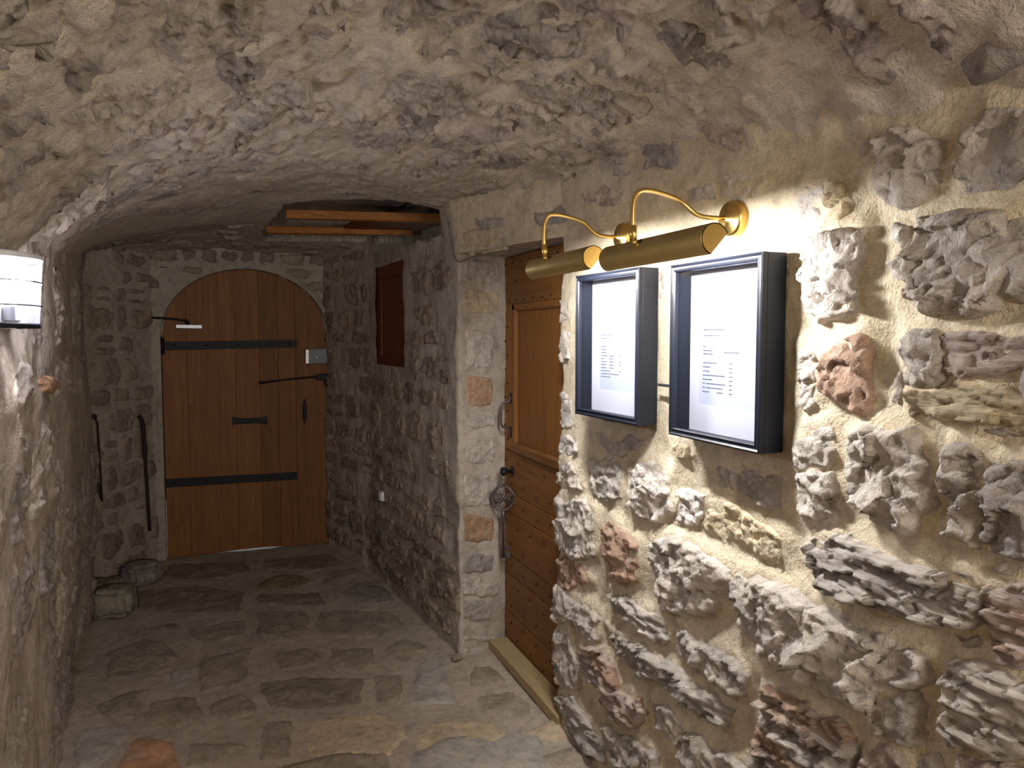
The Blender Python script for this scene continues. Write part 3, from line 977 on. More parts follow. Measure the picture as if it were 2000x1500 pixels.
SFl.relief = floor_rel
floor = link('floor', grid_mesh('floor', SFl, -1.1, 1.7, -2.0, 6.9, 0.02), M['mortar_floor'])
tag(floor, 'worn passage floor of irregular flagstones in dusty mortar', 'floor', kind='structure')
FG, FD, FO, FY, FB = (0.27, 0.23, 0.18), (0.22, 0.185, 0.145), (0.46, 0.27, 0.16), (0.45, 0.37, 0.25), (0.34, 0.32, 0.285)
FLAGS = [
    ([(199, 1278), (286, 1245), (316, 1248), (358, 1281), (292, 1317), (205, 1329)], FG, 0), ([(298, 1227), (346, 1213), (355, 1227), (325, 1239)], FD, 0),
    ([(361, 1226), (481, 1209), (487, 1242), (400, 1257), (363, 1249)], FG, 0), ([(381, 1288), (496, 1264), (490, 1305), (475, 1341), (387, 1353), (382, 1320)], FG, 0),
    ([(327, 1314), (376, 1301), (375, 1335), (336, 1349)], FB, 0), ([(235, 1353), (295, 1340), (283, 1362), (264, 1407), (190, 1392), (178, 1377)], FG, 0),
    ([(288, 1367), (370, 1354), (396, 1377), (390, 1408), (340, 1423), (276, 1414)], FG, 0), ([(253, 1439), (292, 1433), (340, 1448), (353, 1470), (355, 1530), (205, 1530)], FO, .55),
    ([(154, 1419), (250, 1412), (254, 1431), (218, 1485), (145, 1515), (139, 1455)], FB, 0), ([(402, 1378), (484, 1352), (510, 1389), (454, 1414), (408, 1408)], FG, 0),
    ([(498, 1331), (600, 1321), (712, 1318), (716, 1378), (620, 1388), (530, 1394), (502, 1360)], FD, .15), ([(529, 1273), (600, 1264), (632, 1280), (622, 1300), (540, 1313)], FG, 0),
    ([(363, 1448), (475, 1451), (490, 1460), (430, 1494), (360, 1500)], FG, 0), ([(499, 1140), (538, 1123), (598, 1123), (610, 1135), (580, 1149), (502, 1152)], (0.20, 0.18, 0.09), 0),
    ([(500, 1160), (625, 1154), (645, 1181), (610, 1185), (500, 1183)], FD, 0), ([(657, 1161), (687, 1139), (748, 1130), (770, 1164), (770, 1181), (699, 1185)], (0.23, 0.21, 0.185), 0),
    ([(618, 1193), (760, 1192), (798, 1227), (748, 1252), (655, 1246), (612, 1230)], FG, 0), ([(490, 1195), (604, 1193), (600, 1233), (570, 1250), (495, 1243)], FG, .1),
    ([(753, 1259), (815, 1243), (842, 1268), (800, 1297), (750, 1289)], FG, 0), ([(812, 1298), (874, 1273), (878, 1314), (900, 1372), (796, 1381), (802, 1335)], FB, 0),
    ([(598, 1406), (730, 1391), (794, 1409), (800, 1440), (770, 1485), (595, 1487)], FY, .1), ([(822, 1409), (964, 1406), (998, 1437), (964, 1470), (800, 1482)], FY, .2),
    ([(925, 1352), (1000, 1346), (1046, 1380), (1030, 1402), (942, 1394)], FG, .1), ([(1002, 1450), (1058, 1412), (1068, 1505), (1012, 1515), (988, 1482)], FB, 0),
    ([(642, 1264), (733, 1264), (738, 1299), (700, 1311), (642, 1304)], FG, .1), ([(330, 1102), (480, 1094), (500, 1115), (400, 1134), (305, 1129)], FD, 0),
    ([(506, 1092), (640, 1080), (676, 1100), (620, 1117), (512, 1112)], FD, 0), ([(265, 1152), (380, 1142), (480, 1152), (480, 1198), (340, 1203), (266, 1190)], FD, 0),
    ([(642, 1117), (700, 1107), (713, 1122), (650, 1149), (622, 1144)], FG, 0), ([(920, 1303), (958, 1293), (996, 1330), (918, 1343)], FG, 0),
    ([(510, 1408), (580, 1406), (575, 1480), (505, 1492), (500, 1440)], FG, .1), ([(720, 1320), (786, 1312), (784, 1375), (728, 1380)], FG, 0), ([(400, 1510), (560, 1505), (600, 1580), (380, 1590)], FG, 0),
    ([(600, 1505), (760, 1503), (800, 1580), (620, 1590)], FY, 0), ([(800, 1500), (960, 1492), (1000, 1580), (820, 1590)], FG, .1)]
for outline, col, iron in FLAGS:
    stone(SFl, [tuple(onz(x, y)[:2]) for x, y in outline], floor, H=.007, edge=.030, res=.013, col=col, iron=iron, mat='flag', style='flag', embed=.012, name='flagstone', amp=.06)
rng = random.Random(31)
for pl in courses(rng, -0.6, 1.15, -0.6, 2.45, 0.25, 0.4, 0.28, 0.6, 0.03, 0.0):
    stone(SFl, pl, floor, H=.012, edge=.022, res=.03, col=rng.choice((FG, FY, FB)), iron=0, mat='flag', style='flag', embed=.012, name='flagstone', amp=.06)

# ---- vaulted ceiling
BEAMZ = 2.115
HOLE = [tuple(onz(x, y, 2.12)[:2]) for x, y in ((512, 452), (560, 404), (640, 398), (760, 397), (862, 403), (884, 436), (810, 462), (520, 464))]


def vault(x, y):
    xl = np.interp(y, [-1.6, 1.0, 2.3, 3.6, 5.1, 6], [-.45, -.50, -.535, -.615, -.745, -.8])
    xr = np.interp(y, [-2, 2.6, 3.4, 4.9, 6], [1.2, 1.2, 1.0, .87, .80])
    z0 = np.interp(y, [-1.6, 1.5, 3.0, 4.6, 5.6], [2.20, 2.19, 2.16, 2.12, 2.07])
    al = np.interp(y, [0, 2.3, 3.2, 4.2, 5.2], [.52, .50, .42, .26, .12])
    ar = np.interp(y, [0, .9, 1.7, 2.6, 3.7], [.46, .40, .24, .13, .04])
    tl = np.clip((x - xl + 0.0) / 0.95, 0, 1)
    tr = np.clip((xr + 0.02 - x) / 0.85, 0, 1)
    f = lambda t: 1 - np.sqrt(np.clip(1 - (1 - t) ** 2, 0, 1))
    return z0 - al * (0.75 * (1 - tl) ** 1.9 + 0.25 * f(np.clip(tl * 3, 0, 1))) - ar * f(tr)


def vpos(u, v):
    return np.stack([u, v + 0 * u, vault(u, v)], -1)


def vnor(u, v):
    e = 0.01
    dx = (vault(u + e, v) - vault(u - e, v)) / (2 * e)
    dy = (vault(u, v + e) - vault(u, v - e)) / (2 * e)
    dx = np.clip(dx, -1.2, 1.2)
    n = np.stack([dx, dy, -1 + 0 * dx], -1)
    return n / np.linalg.norm(n, axis=-1, keepdims=True)


def vrel0(u, v, p):
    q = p * np.array([1.6, 1.0, 1.6])
    near = np.clip((4.2 - v) / 1.6, 0.25, 1)
    r = 0.020 * fbm(p * 1.6, 2, 61) + near * (0.015 * fbm(q * 6.0, 4, 62) + 0.011 * fbm(q * np.array([2.2, .8, 2.2]) * 14.0, 3, 64) + 0.005 * (1 - np.abs(vnoise(q * np.array([1, .55, 1]) * 18.0, 66))))
    return r


def vrel(u, v, p):
    r = vrel0(u, v, p)
    s = sdf_poly(u, v, HOLE)
    return np.where(s > -0.004, -0.16 + r * 0.3, r)


SC = Surf(vpos, vnor, vrel)
ceiling = link('ceiling', grid_mesh('ceiling', SC, -0.86, 1.42, -1.5, 5.75, 0.0125), M['mortar_vault'])
tag(ceiling, 'low vaulted ceiling of rough stones smeared with lime mortar', 'ceiling', kind='structure')
rng = random.Random(77)
SC2 = Surf(vpos, vnor, vrel0)
for pl in courses(rng, -0.44, 1.0, 0.9, 3.9, 0.14, 0.30, 0.14, 0.34, 0.045, 0.13):
    A = np.array(pl)
    if sdf_poly(A[:, 0], A[:, 1], HOLE).max() > -0.06:
        continue
    d = np.clip((3.8 - A[:, 1].mean()) / 1.5, 0.3, 1)
    stone(SC2, pl, ceiling, H=(rng.uniform(.004, .018) if A[:, 0].max() < .95 else .006) * d, edge=.020, res=.009, col=rng.choice(GREY), iron=rng.choice((0, 0, 0, .15, .35)), mat='stone_vault', chip=.024 * d, cell=.055, facet=.10, amp=.16)
for pl in courses(rng, -0.6, 0.85, 4.5, 5.5, 0.12, 0.22, 0.14, 0.3, 0.05, 0.2):
    A = np.array(pl)
    if sdf_poly(A[:, 0], A[:, 1], HOLE).max() > -0.05:
        continue
    stone(SC2, pl, ceiling, H=rng.uniform(.002, .010), edge=.024, res=.016, col=rng.choice(GREY[:4]), iron=0, mat='stone_vault', chip=.010, cell=.05, facet=.1)

# ================================================================== JOISTS IN THE CEILING GAP
def beam(px0, px1, zb, h, w):
    a, b_ = onz(*px0, zb), onz(*px1, zb)
    d = (b_ - a) / np.linalg.norm(b_ - a)
    n = np.array([-d[1], d[0], 0]) * w
    if n[1] < 0:
        n = -n
    return prism_me('ceiling_joist', [a, b_, b_ + n, a + n], (0, 0, h), 0.003)


j1 = link('ceiling_joist', beam((559, 426), (884, 434), 2.105, .045, .06), M['joist_wood'])
tag(j1, 'orange brown timber in the ceiling gap, bordering its dark open slit', 'timber', 'timbers in the ceiling gap')
j2 = link('ceiling_joist', beam((520, 455), (806, 459), 2.095, .040, .06), M['joist_wood'])
tag(j2, 'orange brown timber in the ceiling gap, on the side towards the arched door', 'timber', 'timbers in the ceiling gap')
pb = [onz(x, y, 2.125) for x, y in ((664, 452), (700, 430), (874, 434), (800, 455))]
bd = link('ceiling_board', prism_me('ceiling_board', pb, (0, 0, .02), 0.002), M['shutter_wood'])
tag(bd, 'dark brown board lying between the two ceiling timbers', 'board')

# ================================================================== ARCHED DOOR
def on_door(x, y, off=0.0):
    return ony(x, y, DY - off)


d1 = empty('door_1', ((DXL + DXR) / 2, DY, 0.0), 'arched plank door with black strap hinges at the passage end', 'door', kind='structure')
xs = [DXL] + [ony(x, 760, DY)[0] for x in (367, 429, 461, 508, 544, 578)] + [DXR]
cx, rx, rz = (DXL + DXR) / 2, (DXR - DXL) / 2, DTOP - SPR


def arch_z(x):
    return SPR + rz * math.sqrt(max(0.0, 1 - ((x - cx) / rx) ** 2))


botz = lambda x: 0.006 + 0.009 * math.exp(-((x - .22) / .28) ** 2) + 0.004 * math.sin(x * 9)
for i in range(7):
    a, b_ = xs[i] + 0.0002, xs[i + 1] - 0.0002
    tops = [(x, arch_z(x)) for x in np.linspace(b_, a, 10)]
    if i == 0:
        tops[-1] = (a, SPR)
    if i == 6:
        tops[0] = (b_, SPR)
    poly = [(a, DY, botz(a)), (b_, DY, botz(b_))] + [(x, DY, z) for x, z in tops]
    part('plank', prism_me('plank', poly, (0, 0.045, 0), 0.002), M['arch_wood'], d1)
for zz in (0.35, 0.95, 1.45):
    part('ledge', box_me('ledge', (DXL + .03, DY + .045, zz), (DXR - .03, DY + .07, zz + .16), .003), M['arch_wood'], d1)


def strap(p0, p1, wpx):
    a, b_ = on_door(*p0, .004), on_door(*p1, .004)
    h = np.array([0, 0, wpx / FPX * 5.3 / 2])
    return prism_me('strap_hinge', [a - h, b_ - h * .92, b_ + h * .92, a + h], (0, -.008, 0), .0015)


for p0, p1 in (((319, 676), (579, 671)), ((320, 944), (580, 929))):
    s = part('strap_hinge', strap(p0, p1, 16), M['iron'], d1)
    for t in (0.08, 0.32, 0.56, 0.8, 0.95):
        q = on_door(p0[0] + (p1[0] - p0[0]) * t, p0[1] + (p1[1] - p0[1]) * t, .012)
        part('rivet', lathe_me('rivet', [(.007, 0), (.006, .003), (.002, .005)], q, (0, -1, 0), 8), M['iron'], s)
    q = on_door(p0[0] - 2, p0[1], .01)
    part('pintle', tube_me('pintle', [q - np.array([0, 0, .055]), q + np.array([0, 0, .055])], .014, 10), M['iron'], s)
# letter slot
a, b_ = on_door(453, 831), on_door(522, 815)
sl = part('letter_slot', prism_me('letter_slot', [on_door(453, 814), on_door(470, 816.5), on_door(505, 816), on_door(522, 813), on_door(522, 829), on_door(505, 827), on_door(470, 828), on_door(453, 830)], (0, -.007, 0), .001), M['iron'], d1)
part('slot_flap', prism_me('slot_flap', [on_door(462, 818.5, .007), on_door(513, 817.5, .007), on_door(513, 825, .007), on_door(462, 826, .007)], (0, -.004, 0), .001), M['iron'], sl)
# pull plate
part('pull_handle', prism_me('pull_handle', [on_door(594.5, 778), on_door(598.5, 790), on_door(599, 815), on_door(595, 829), on_door(591, 815), on_door(590.5, 790)], (0, -.02, 0), .003), M['iron'], d1)
# sliding bolt
bl = part('sliding_bolt', tube_me('sliding_bolt', [on_door(508, 748, .015), on_door(560, 741, .016), on_door(617, 736, .02), on_door(647, 735, .02)], [.0075, .006, .008, .011], 8), M['iron'], d1)
part('bolt_knob', lathe_me('bolt_knob', [(.010, 0), (.014, .006), (.012, .014), (.004, .017)], on_door(509, 747, .008), (0, -1, 0), 12), M['iron'], bl)
part('bolt_keeper', prism_me('bolt_keeper', [on_door(617, 731), on_door(641, 729), on_door(650, 734), on_door(641, 742), on_door(617, 742)], (0, -.04, 0), .004), M['iron'], bl)
pq = on_door(641, 752, .03)
part('padlock', prism_me('padlock', [on_door(633, 741, .02), on_door(648, 741, .02), on_door(649, 752, .02), on_door(641, 758, .02), on_door(634, 752, .02)], (0, -.02, 0), .004), M['iron'], bl)
# lock case
lc = part('lock_case', prism_me('lock_case', [on_door(596, 682), on_door(639, 680), on_door(639, 709), on_door(596, 711)], (0, -.035, 0), .004), M['grey_metal'], d1)
part('keyhole_cover', lathe_me('keyhole_cover', [(.012, 0), (.011, .003), (.004, .004)], on_door(619, 698, .035), (0, -1, 0), 12), M['steel'], lc)
part('lock_edge', prism_me('lock_edge', [on_door(597, 683, .035), on_door(603, 683, .035), on_door(603, 710, .035), on_door(597, 710, .035)], (0, -.003, 0), .001), M['steel'], lc)
# door closer
cl = part('door_closer', prism_me('door_closer', [on_door(343, 633), on_door(396, 634), on_door(396, 643), on_door(343, 642)], (0, -.045, 0), .005), M['steel'], d1)
part('closer_arm', tube_me('closer_arm', [on_door(368, 632, .03), on_door(362, 626, .05), on_door(330, 622, .06), on_door(292, 620, .06)], .007, 8), M['iron'], cl)
part('closer_pivot', lathe_me('closer_pivot', [(.014, 0), (.013, .02), (.006, .024)], on_door(366, 633, .02), (0, -.2, 1), 10), M['iron'], cl)
part('draught_strip', prism_me('draught_strip', [(DXL - .004, DY + .02, 0.4), (DXL + .0, DY + .02, 0.4), (DXL + .0, DY + .02, 1.5), (DXL - .004, DY + .02, 1.5)], (0, -.02, 0)), M['iron'], d1)

# ================================================================== STUDDED SIDE DOOR
DX = 1.262
pz = lambda x, y, off=0.0: onx(x, y, DX - off)
d2 = empty('door_2', (DX, 3.0, 0.0), 'narrow studded wooden door with a plain upper panel in the right wall', 'door', kind='structure')
YL, YR = 3.462, 2.42
ztop = 1.862
zpt, zpb = pz(1003, 598)[2], pz(1003, 882)[2]           # panel opening
ysi = pz(1001, 740)[1]                                 # inner edge of the left stile


def dbox(name, y0, y1, z0, z1, x0, x1, mat, bev=.002, parent=None):
    return part(name, box_me(name, (x0, min(y0, y1), z0), (x1, max(y0, y1), z1), bev), M[mat], parent or d2)


yri = 2.60
dbox('top_rail', YL, YR, zpt + .012, ztop, DX, DX + .04, 'door_wood_h')
dbox('stile', YL, ysi, zpb + .001, zpt + .011, DX, DX + .04, 'door_wood_v')
dbox('stile', yri, YR, zpb + .001, zpt + .011, DX, DX + .04, 'door_wood_v')
pn = dbox('upper_panel', ysi - .02, yri + .02, zpb + .02, zpt - .01, DX + .016, DX + .03, 'door_wood')
# moulding around the panel
dbox('moulding', ysi, ysi - .035, zpb, zpt + .01, DX - .004, DX + .02, 'door_wood_v', .006)
dbox('moulding', yri, yri + .035, zpb, zpt + .01, DX - .004, DX + .02, 'door_wood_v', .006)
dbox('moulding', ysi, yri, zpt - .022, zpt + .0115, DX - .004, DX + .02, 'door_wood_h', .006)
dbox('sill_moulding', ysi + .01, yri, zpb - .004, zpb + .045, DX - .014, DX + .02, 'door_wood_h', .010)
# lower boards
edges = [zpb - .004] + [pz(x, y)[2] for x, y in ((1002, 966), (998, 1002), (989, 1078), (989, 1116), (989, 1190))] + [0.035]
for i in range(len(edges) - 1):
    dbox('lower_board', YL, YR, edges[i + 1] + .0012, edges[i] - .0012, DX, DX + .04, 'door_wood_h', .0025)
nail = lathe_me('nail', [(.0065, -.002), (.0062, .0015), (.0042, .0042), (.0012, .0052)], (0, 0, 0), (-1, 0, 0), 7)


def put_nail(y, z):
    o = link('nail', nail, M['nail_iron'], d2)
    o.location = (DX - d2.location[0], y - d2.location[1], z)


for z in (ztop - .03, zpt + .028):
    for k in range(9):
        put_nail(YL - .035 - k * .1 - (0.04 if z < ztop - .05 else 0), z + .004 * math.sin(k * 3))
for k in range(4):
    put_nail(YL - .17 - k * .19, (ztop + zpt) / 2 + .01 * (k % 2))
for k in range(10):
    zz = zpb + .05 + (zpt - zpb - .08) * k / 9
    put_nail(YL - (.028 if k % 2 else .060), zz)
for i in range(len(edges) - 1):
    hgt = edges[i] - edges[i + 1]
    rows = 2 if hgt > .10 else 1
    if hgt > .25:
        rows = 3
    for r in range(rows):
        zz = edges[i] - hgt * (r + .5) / rows
        for k in range(5):
            put_nail(YL - .04 - k * .155 - (.07 if (r + i) % 2 else 0), zz + .008 * math.sin(k * 2.1 + i))
# pull handle
hp = [pz(995, 770), pz(995, 784), pz(981, 789, .0), pz(981, 830), pz(995, 834), pz(995, 849)]
hy = hp[0][1] - .02
zs = [pz(995, y)[2] for y in (768, 785, 791, 829, 834, 851)]
path = [(DX - .004, hy, zs[0]), (DX - .006, hy, zs[1] + .004), (DX - .040, hy, zs[1] - .004), (DX - .050, hy, zs[2] - .008), (DX - .050, hy, zs[3] + .008), (DX - .040, hy, zs[4] + .004), (DX - .006, hy, zs[4] - .004), (DX - .004, hy, zs[5])]
hd = part('pull_handle', tube_me('pull_handle', path, [.007, .006, .006, .006, .006, .006, .006, .007], 8), M['old_iron'], d2)
for za, zb in ((zs[0], zs[1]), (zs[4], zs[5])):
    part('handle_plate', box_me('handle_plate', (DX - .004, hy - .011, zb - .004), (DX, hy + .011, za + .004), .0015), M['iron'], hd)
kz, ky = pz(992, 916)[2], pz(994, 916)[1] - .045
kn = part('door_knob', lathe_me('door_knob', [(.010, 0), (.008, .02), (.014, .030), (.021, .040), (.020, .052), (.010, .058)], (DX, ky, kz), (-1, 0, 0), 16), M['iron'], d2)
part('knob_rose', lathe_me('knob_rose', [(.024, 0), (.022, .004), (.012, .006)], (DX, ky, kz), (-1, 0, 0), 16), M['iron'], kn)
# threshold board
tb = link('threshold_board', box_me('threshold_board', (1.165, 2.60, 0.004), (1.258, 3.40, .048), .004), M['pale_wood'])
tag(tb, 'pale bare timber threshold lying at the foot of the studded door', 'timber')

# ---- ornamental key hanging from the knob
KX = DX - .046
key = empty('ornamental_key', (KX, ky, 1.5 - 0.9), 'large old iron key with pierced diamond bow hanging from the door knob', 'key')
kcz = kz - .125
bow = [(ky, kcz + .062), (ky + .028, kcz + .048), (ky + .058, kcz + .012), (ky + .055, kcz - .015), (ky + .028, kcz - .048), (ky, kcz - .060), (ky - .028, kcz - .048), (ky - .055, kcz - .015), (ky - .058, kcz + .012), (ky - .028, kcz + .048), (ky, kcz + .062)]


def kt(pts, r, seg=6):
    # turned a little so that the bow faces the passage
    c, s = math.cos(1.05), math.sin(1.05)
    return [(KX - (p[0] - ky) * s, ky + (p[0] - ky) * c, p[1]) for p in pts]


bw = part('bow', tube_me('bow', kt(bow, 0), .0065, 8), M['old_iron'], key)
for k in (-.030, -.010, .010, .030):
    for sg in (1, -1):
        L = .058 - abs(k)
        part('lattice_bar', tube_me('lattice_bar', kt([(ky + k - L * .55 * sg, kcz + k * sg * .2 - L * .55), (ky + k + L * .55 * sg, kcz + k * sg * .2 + L * .55)], 0), .0038, 6), M['old_iron'], bw)
part('shank', tube_me('shank', kt([(ky, kcz - .055), (ky, kcz - .08), (ky, kcz - .10), (ky, kcz - .285)], 0), [.008, .012, .0075, .0065], 10), M['old_iron'], key)
for z0, z1, w in ((-.225, -.240, .030), (-.255, -.285, .034), (-.232, -.285, .014)):
    q = kt([(ky + .004, kcz + z0), (ky - w, kcz + z0), (ky - w, kcz + z1), (ky + .004, kcz + z1)], 0)
    part('key_bit', prism_me('key_bit', q, (.004, .004, 0), .0008), M['old_iron'], key)
part('loop', tube_me('loop', bez([(KX, ky, kcz + .06), (KX - .012, ky + .014, kcz + .092), (KX, ky + .004, kz + .022), (KX + .010, ky - .014, kcz + .092), (KX, ky, kcz + .06)], 6), .002, 6), M['cable'], key)

# ================================================================== SHUTTER IN THE FAR WALL
def sfp(u, v, dep):
    p = SF.pos(np.array(u), np.array(v))
    n = SF.nor(np.array(u), np.array(v))
    return p - n * dep


um = (a0 + a1) / 2
w1 = empty('window_1', tuple(sfp(um, sz0, .05)), 'small dark red wooden shutter set in the far right wall', 'window', kind='structure')


def sbox(name, ua, ub, za, zb, d0, d1, mat='shutter_wood', par=None):
    P = [sfp(ua, za, d0), sfp(ub, za, d0), sfp(ub, zb, d0), sfp(ua, zb, d0)]
    n = SF.nor(np.array(um), np.array(1.5))
    return part(name, prism_me(name, P, tuple(-n * (d1 - d0)), .002), M[mat], par or w1)


fr = .055
sbox('top_rail', a0 - .06, a1 + .02, sz1 - fr * 1.3, sz1 + .01, .014, .045)
sbox('bottom_rail', a0 - .06, a1 + .02, sz0 - .01, sz0 + fr, .014, .045)
sbox('stile', a0 - .06, a0 + fr * 1.2, sz0 + fr, sz1 - fr * 1.3, .014, .045)
sbox('stile', a1 - fr * 1.2, a1 + .02, sz0 + fr, sz1 - fr * 1.3, .014, .045)
nb = 3
for k in range(nb):
    ua = a0 + fr * 1.2 + (a1 - a0 - fr * 2.4) * k / nb
    ub = a0 + fr * 1.2 + (a1 - a0 - fr * 2.4) * (k + 1) / nb
    sbox('shutter_board', ua + .001, ub - .001, sz0 + fr - .005, sz1 - fr * 1.3 + .005, .026, .04)

# ================================================================== MENU CASES
def menu_case(org, wid, hgt, dep, rot, label, lines, wavy):
    """local frame: origin = near bottom corner at the wall, +a along the wall away from the camera, +n out of the wall"""
    root = empty('menu_case', org, label, 'display case', 'framed menus on the stone wall')
    c, s = math.cos(rot), math.sin(rot)
    A = np.array([-s, c, 0.0])
    N = np.array([-c, -s, 0.0])
    Z = np.array([0, 0, 1.0])
    W = lambda a, n, z: np.array(org) + A * a + N * n + Z * z

    def bx(name, a0_, a1_, n0, n1, z0, z1, mat, bev=.0015, par=None):
        P = [W(a0_, n0, z0), W(a1_, n0, z0), W(a1_, n0, z1), W(a0_, n0, z1)]
        return part(name, prism_me(name, P, tuple(N * (n1 - n0)), bev), M[mat], par or root)

    t = .020
    for (x0, x1) in ((0, t * .7), (wid - t * .7, wid)):
        bx('side', x0, x1, 0, dep - .014, 0, hgt, 'black_paint')
    bx('side', t * .7, wid - t * .7, 0, dep - .014, 0, t * .7, 'black_paint')
    bx('side', t * .7, wid - t * .7, 0, dep - .014, hgt - t * .7, hgt, 'black_paint')
    bx('back_panel', t * .7, wid - t * .7, 0, .006, t * .7, hgt - t * .7, 'black_paint', 0)

    # mitred front moulding, each length its own part
    prof = [(0, dep - .014), (0, dep - .001), (.004, dep + .001), (.008, dep - .002), (.012, dep - .002), (.017, dep + .0), (.020, dep - .004), (.021, dep - .014)]
    cor = [(0, 0, 1, 1), (wid, 0, -1, 1), (wid, hgt, -1, -1), (0, hgt, 1, -1)]
    for k in range(4):
        q0, q1 = cor[k], cor[(k + 1) % 4]
        vs = [W(q0[0] + q0[2] * w, n, q0[1] + q0[3] * w) for w, n in prof] + [W(q1[0] + q1[2] * w, n, q1[1] + q1[3] * w) for w, n in prof]
        m_ = len(prof)
        fs = [(i, (i + 1) % m_, m_ + (i + 1) % m_, m_ + i) for i in range(m_)]
        fs += [tuple(range(m_))[::-1], tuple(range(m_, 2 * m_))]
        me = mesh_np('frame_moulding', vs, fs, False)
        bm = bmesh.new()
        bm.from_mesh(me)
        bmesh.ops.recalc_face_normals(bm, faces=list(bm.faces))
        bm.to_mesh(me)
        bm.free()
        part('frame_moulding', me, M['black_paint'], root)
    pv = [W(.016, dep - .012, .016), W(wid - .016, dep - .012, .016), W(wid - .016, dep - .012, hgt - .016), W(.016, dep - .012, hgt - .016)]
    part('added_tinted_pane', mesh_np('added_tinted_pane', pv, [(0, 1, 2, 3)], False), M['dimming_pane'], root)  # added sheet of tinted glass, cuts the lamp light on paper and mat
    # mat board with a window, made of four strips, and the sheet behind it
    i0, i1, j0, j1 = t * .7, wid - t * .7, t * .7, hgt - t * .7
    mw, mb = .045, .070
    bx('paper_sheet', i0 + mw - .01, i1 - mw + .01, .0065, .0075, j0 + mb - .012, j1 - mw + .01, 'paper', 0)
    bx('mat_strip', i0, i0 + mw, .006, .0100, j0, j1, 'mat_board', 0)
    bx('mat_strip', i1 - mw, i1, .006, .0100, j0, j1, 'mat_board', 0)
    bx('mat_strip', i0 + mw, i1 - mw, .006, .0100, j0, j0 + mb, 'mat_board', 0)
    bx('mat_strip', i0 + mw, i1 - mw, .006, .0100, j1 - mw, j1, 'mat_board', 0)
    # printed lines (too small to read): dashes of ink; far side of the case is the left of the sheet
    vs, fs = [], []
    for (x0, x1, z) in lines:
        aa, ab = i1 - mw - .012 - x0, i1 - mw - .012 - x1
        rr = random.Random(int(x0 * 1e4 + z * 1e4))
        x = x0
        while x < x1:
            wl = min(rr.uniform(.004, .009), x1 - x)
            p0, p1 = i1 - mw - .012 - x, i1 - mw - .012 - x - wl
            b0 = len(vs)
            vs += [W(p0, .0077, z), W(p1, .0077, z), W(p1, .0077, z + .0028), W(p0, .0077, z + .0028)]
            fs.append((b0, b0 + 1, b0 + 2, b0 + 3))
            x += wl + .0014
    tag(part('printed_lines', mesh_np('printed_lines', vs, fs, False), M['ink'], root), kind='stuff')
    return root, W, bx


L1, L2 = [], []
for k in range(11):
    z = .224 - k * .0098
    L1.append((.000, [.028, .032, .034, .040, .020, .034, .034, .036, .06, .112, .058][k], z))
    if k in (3, 4, 5, 6, 7):
        L1.append((.052, .052 + [.03, .024, .026, .028, .03][k - 3], z))
    if k in (3, 5, 6, 8):
        L1.append((.112, .120, z))
L1 += [(.0, .07, .262), (.0, .05, .25)]
for k in range(8):
    z = .194 - k * .0108
    L2.append((.0, [.060, .032, .030, .094, .042, .010, .010, .030][k], z))
    if k in (5, 6):
        L2.append((.016, .096 if k == 5 else .084, z))
    if k == 7:
        L2.append((.062, .086, z))
    L2.append((.112, .124, z))
L2 += [(.0, .012, .236), (.0, .040, .226), (.0, .042, .217), (.09, .15, .222), (.0, .09, .28), (.0, .07, .265)]
# case nearer the passage mouth
c2f, c2n = onx(1305, 845, 1.125), onx(1482, 885, 1.125)
z0, z1 = 1.233, 1.686
m2, W2, bx2 = menu_case((1.192, c2n[1], z0), c2f[1] - c2n[1], z1 - z0, .067, 0.0, 'deep black menu case beside the rough projecting stones', L2, True)
c1f, c1n = onx(1122.5, 800, 1.103), onx(1245, 833, 1.122)
r1 = math.atan2(c1n[0] - c1f[0], c1f[1] - c1n[1])
n1 = (c1n[0] + .067 * math.cos(r1), c1n[1] + .067 * math.sin(r1))
m1, W1, bx1 = menu_case((n1[0], n1[1], 1.238), math.hypot(c1f[0] - c1n[0], c1f[1] - c1n[1]), .458, .067, r1, 'deep black menu case next to the narrow studded door', L1, False)
bx2('latch', c2f[1] - c2n[1], c2f[1] - c2n[1] + .122, .020, .028, .122, .130, 'iron', .001)

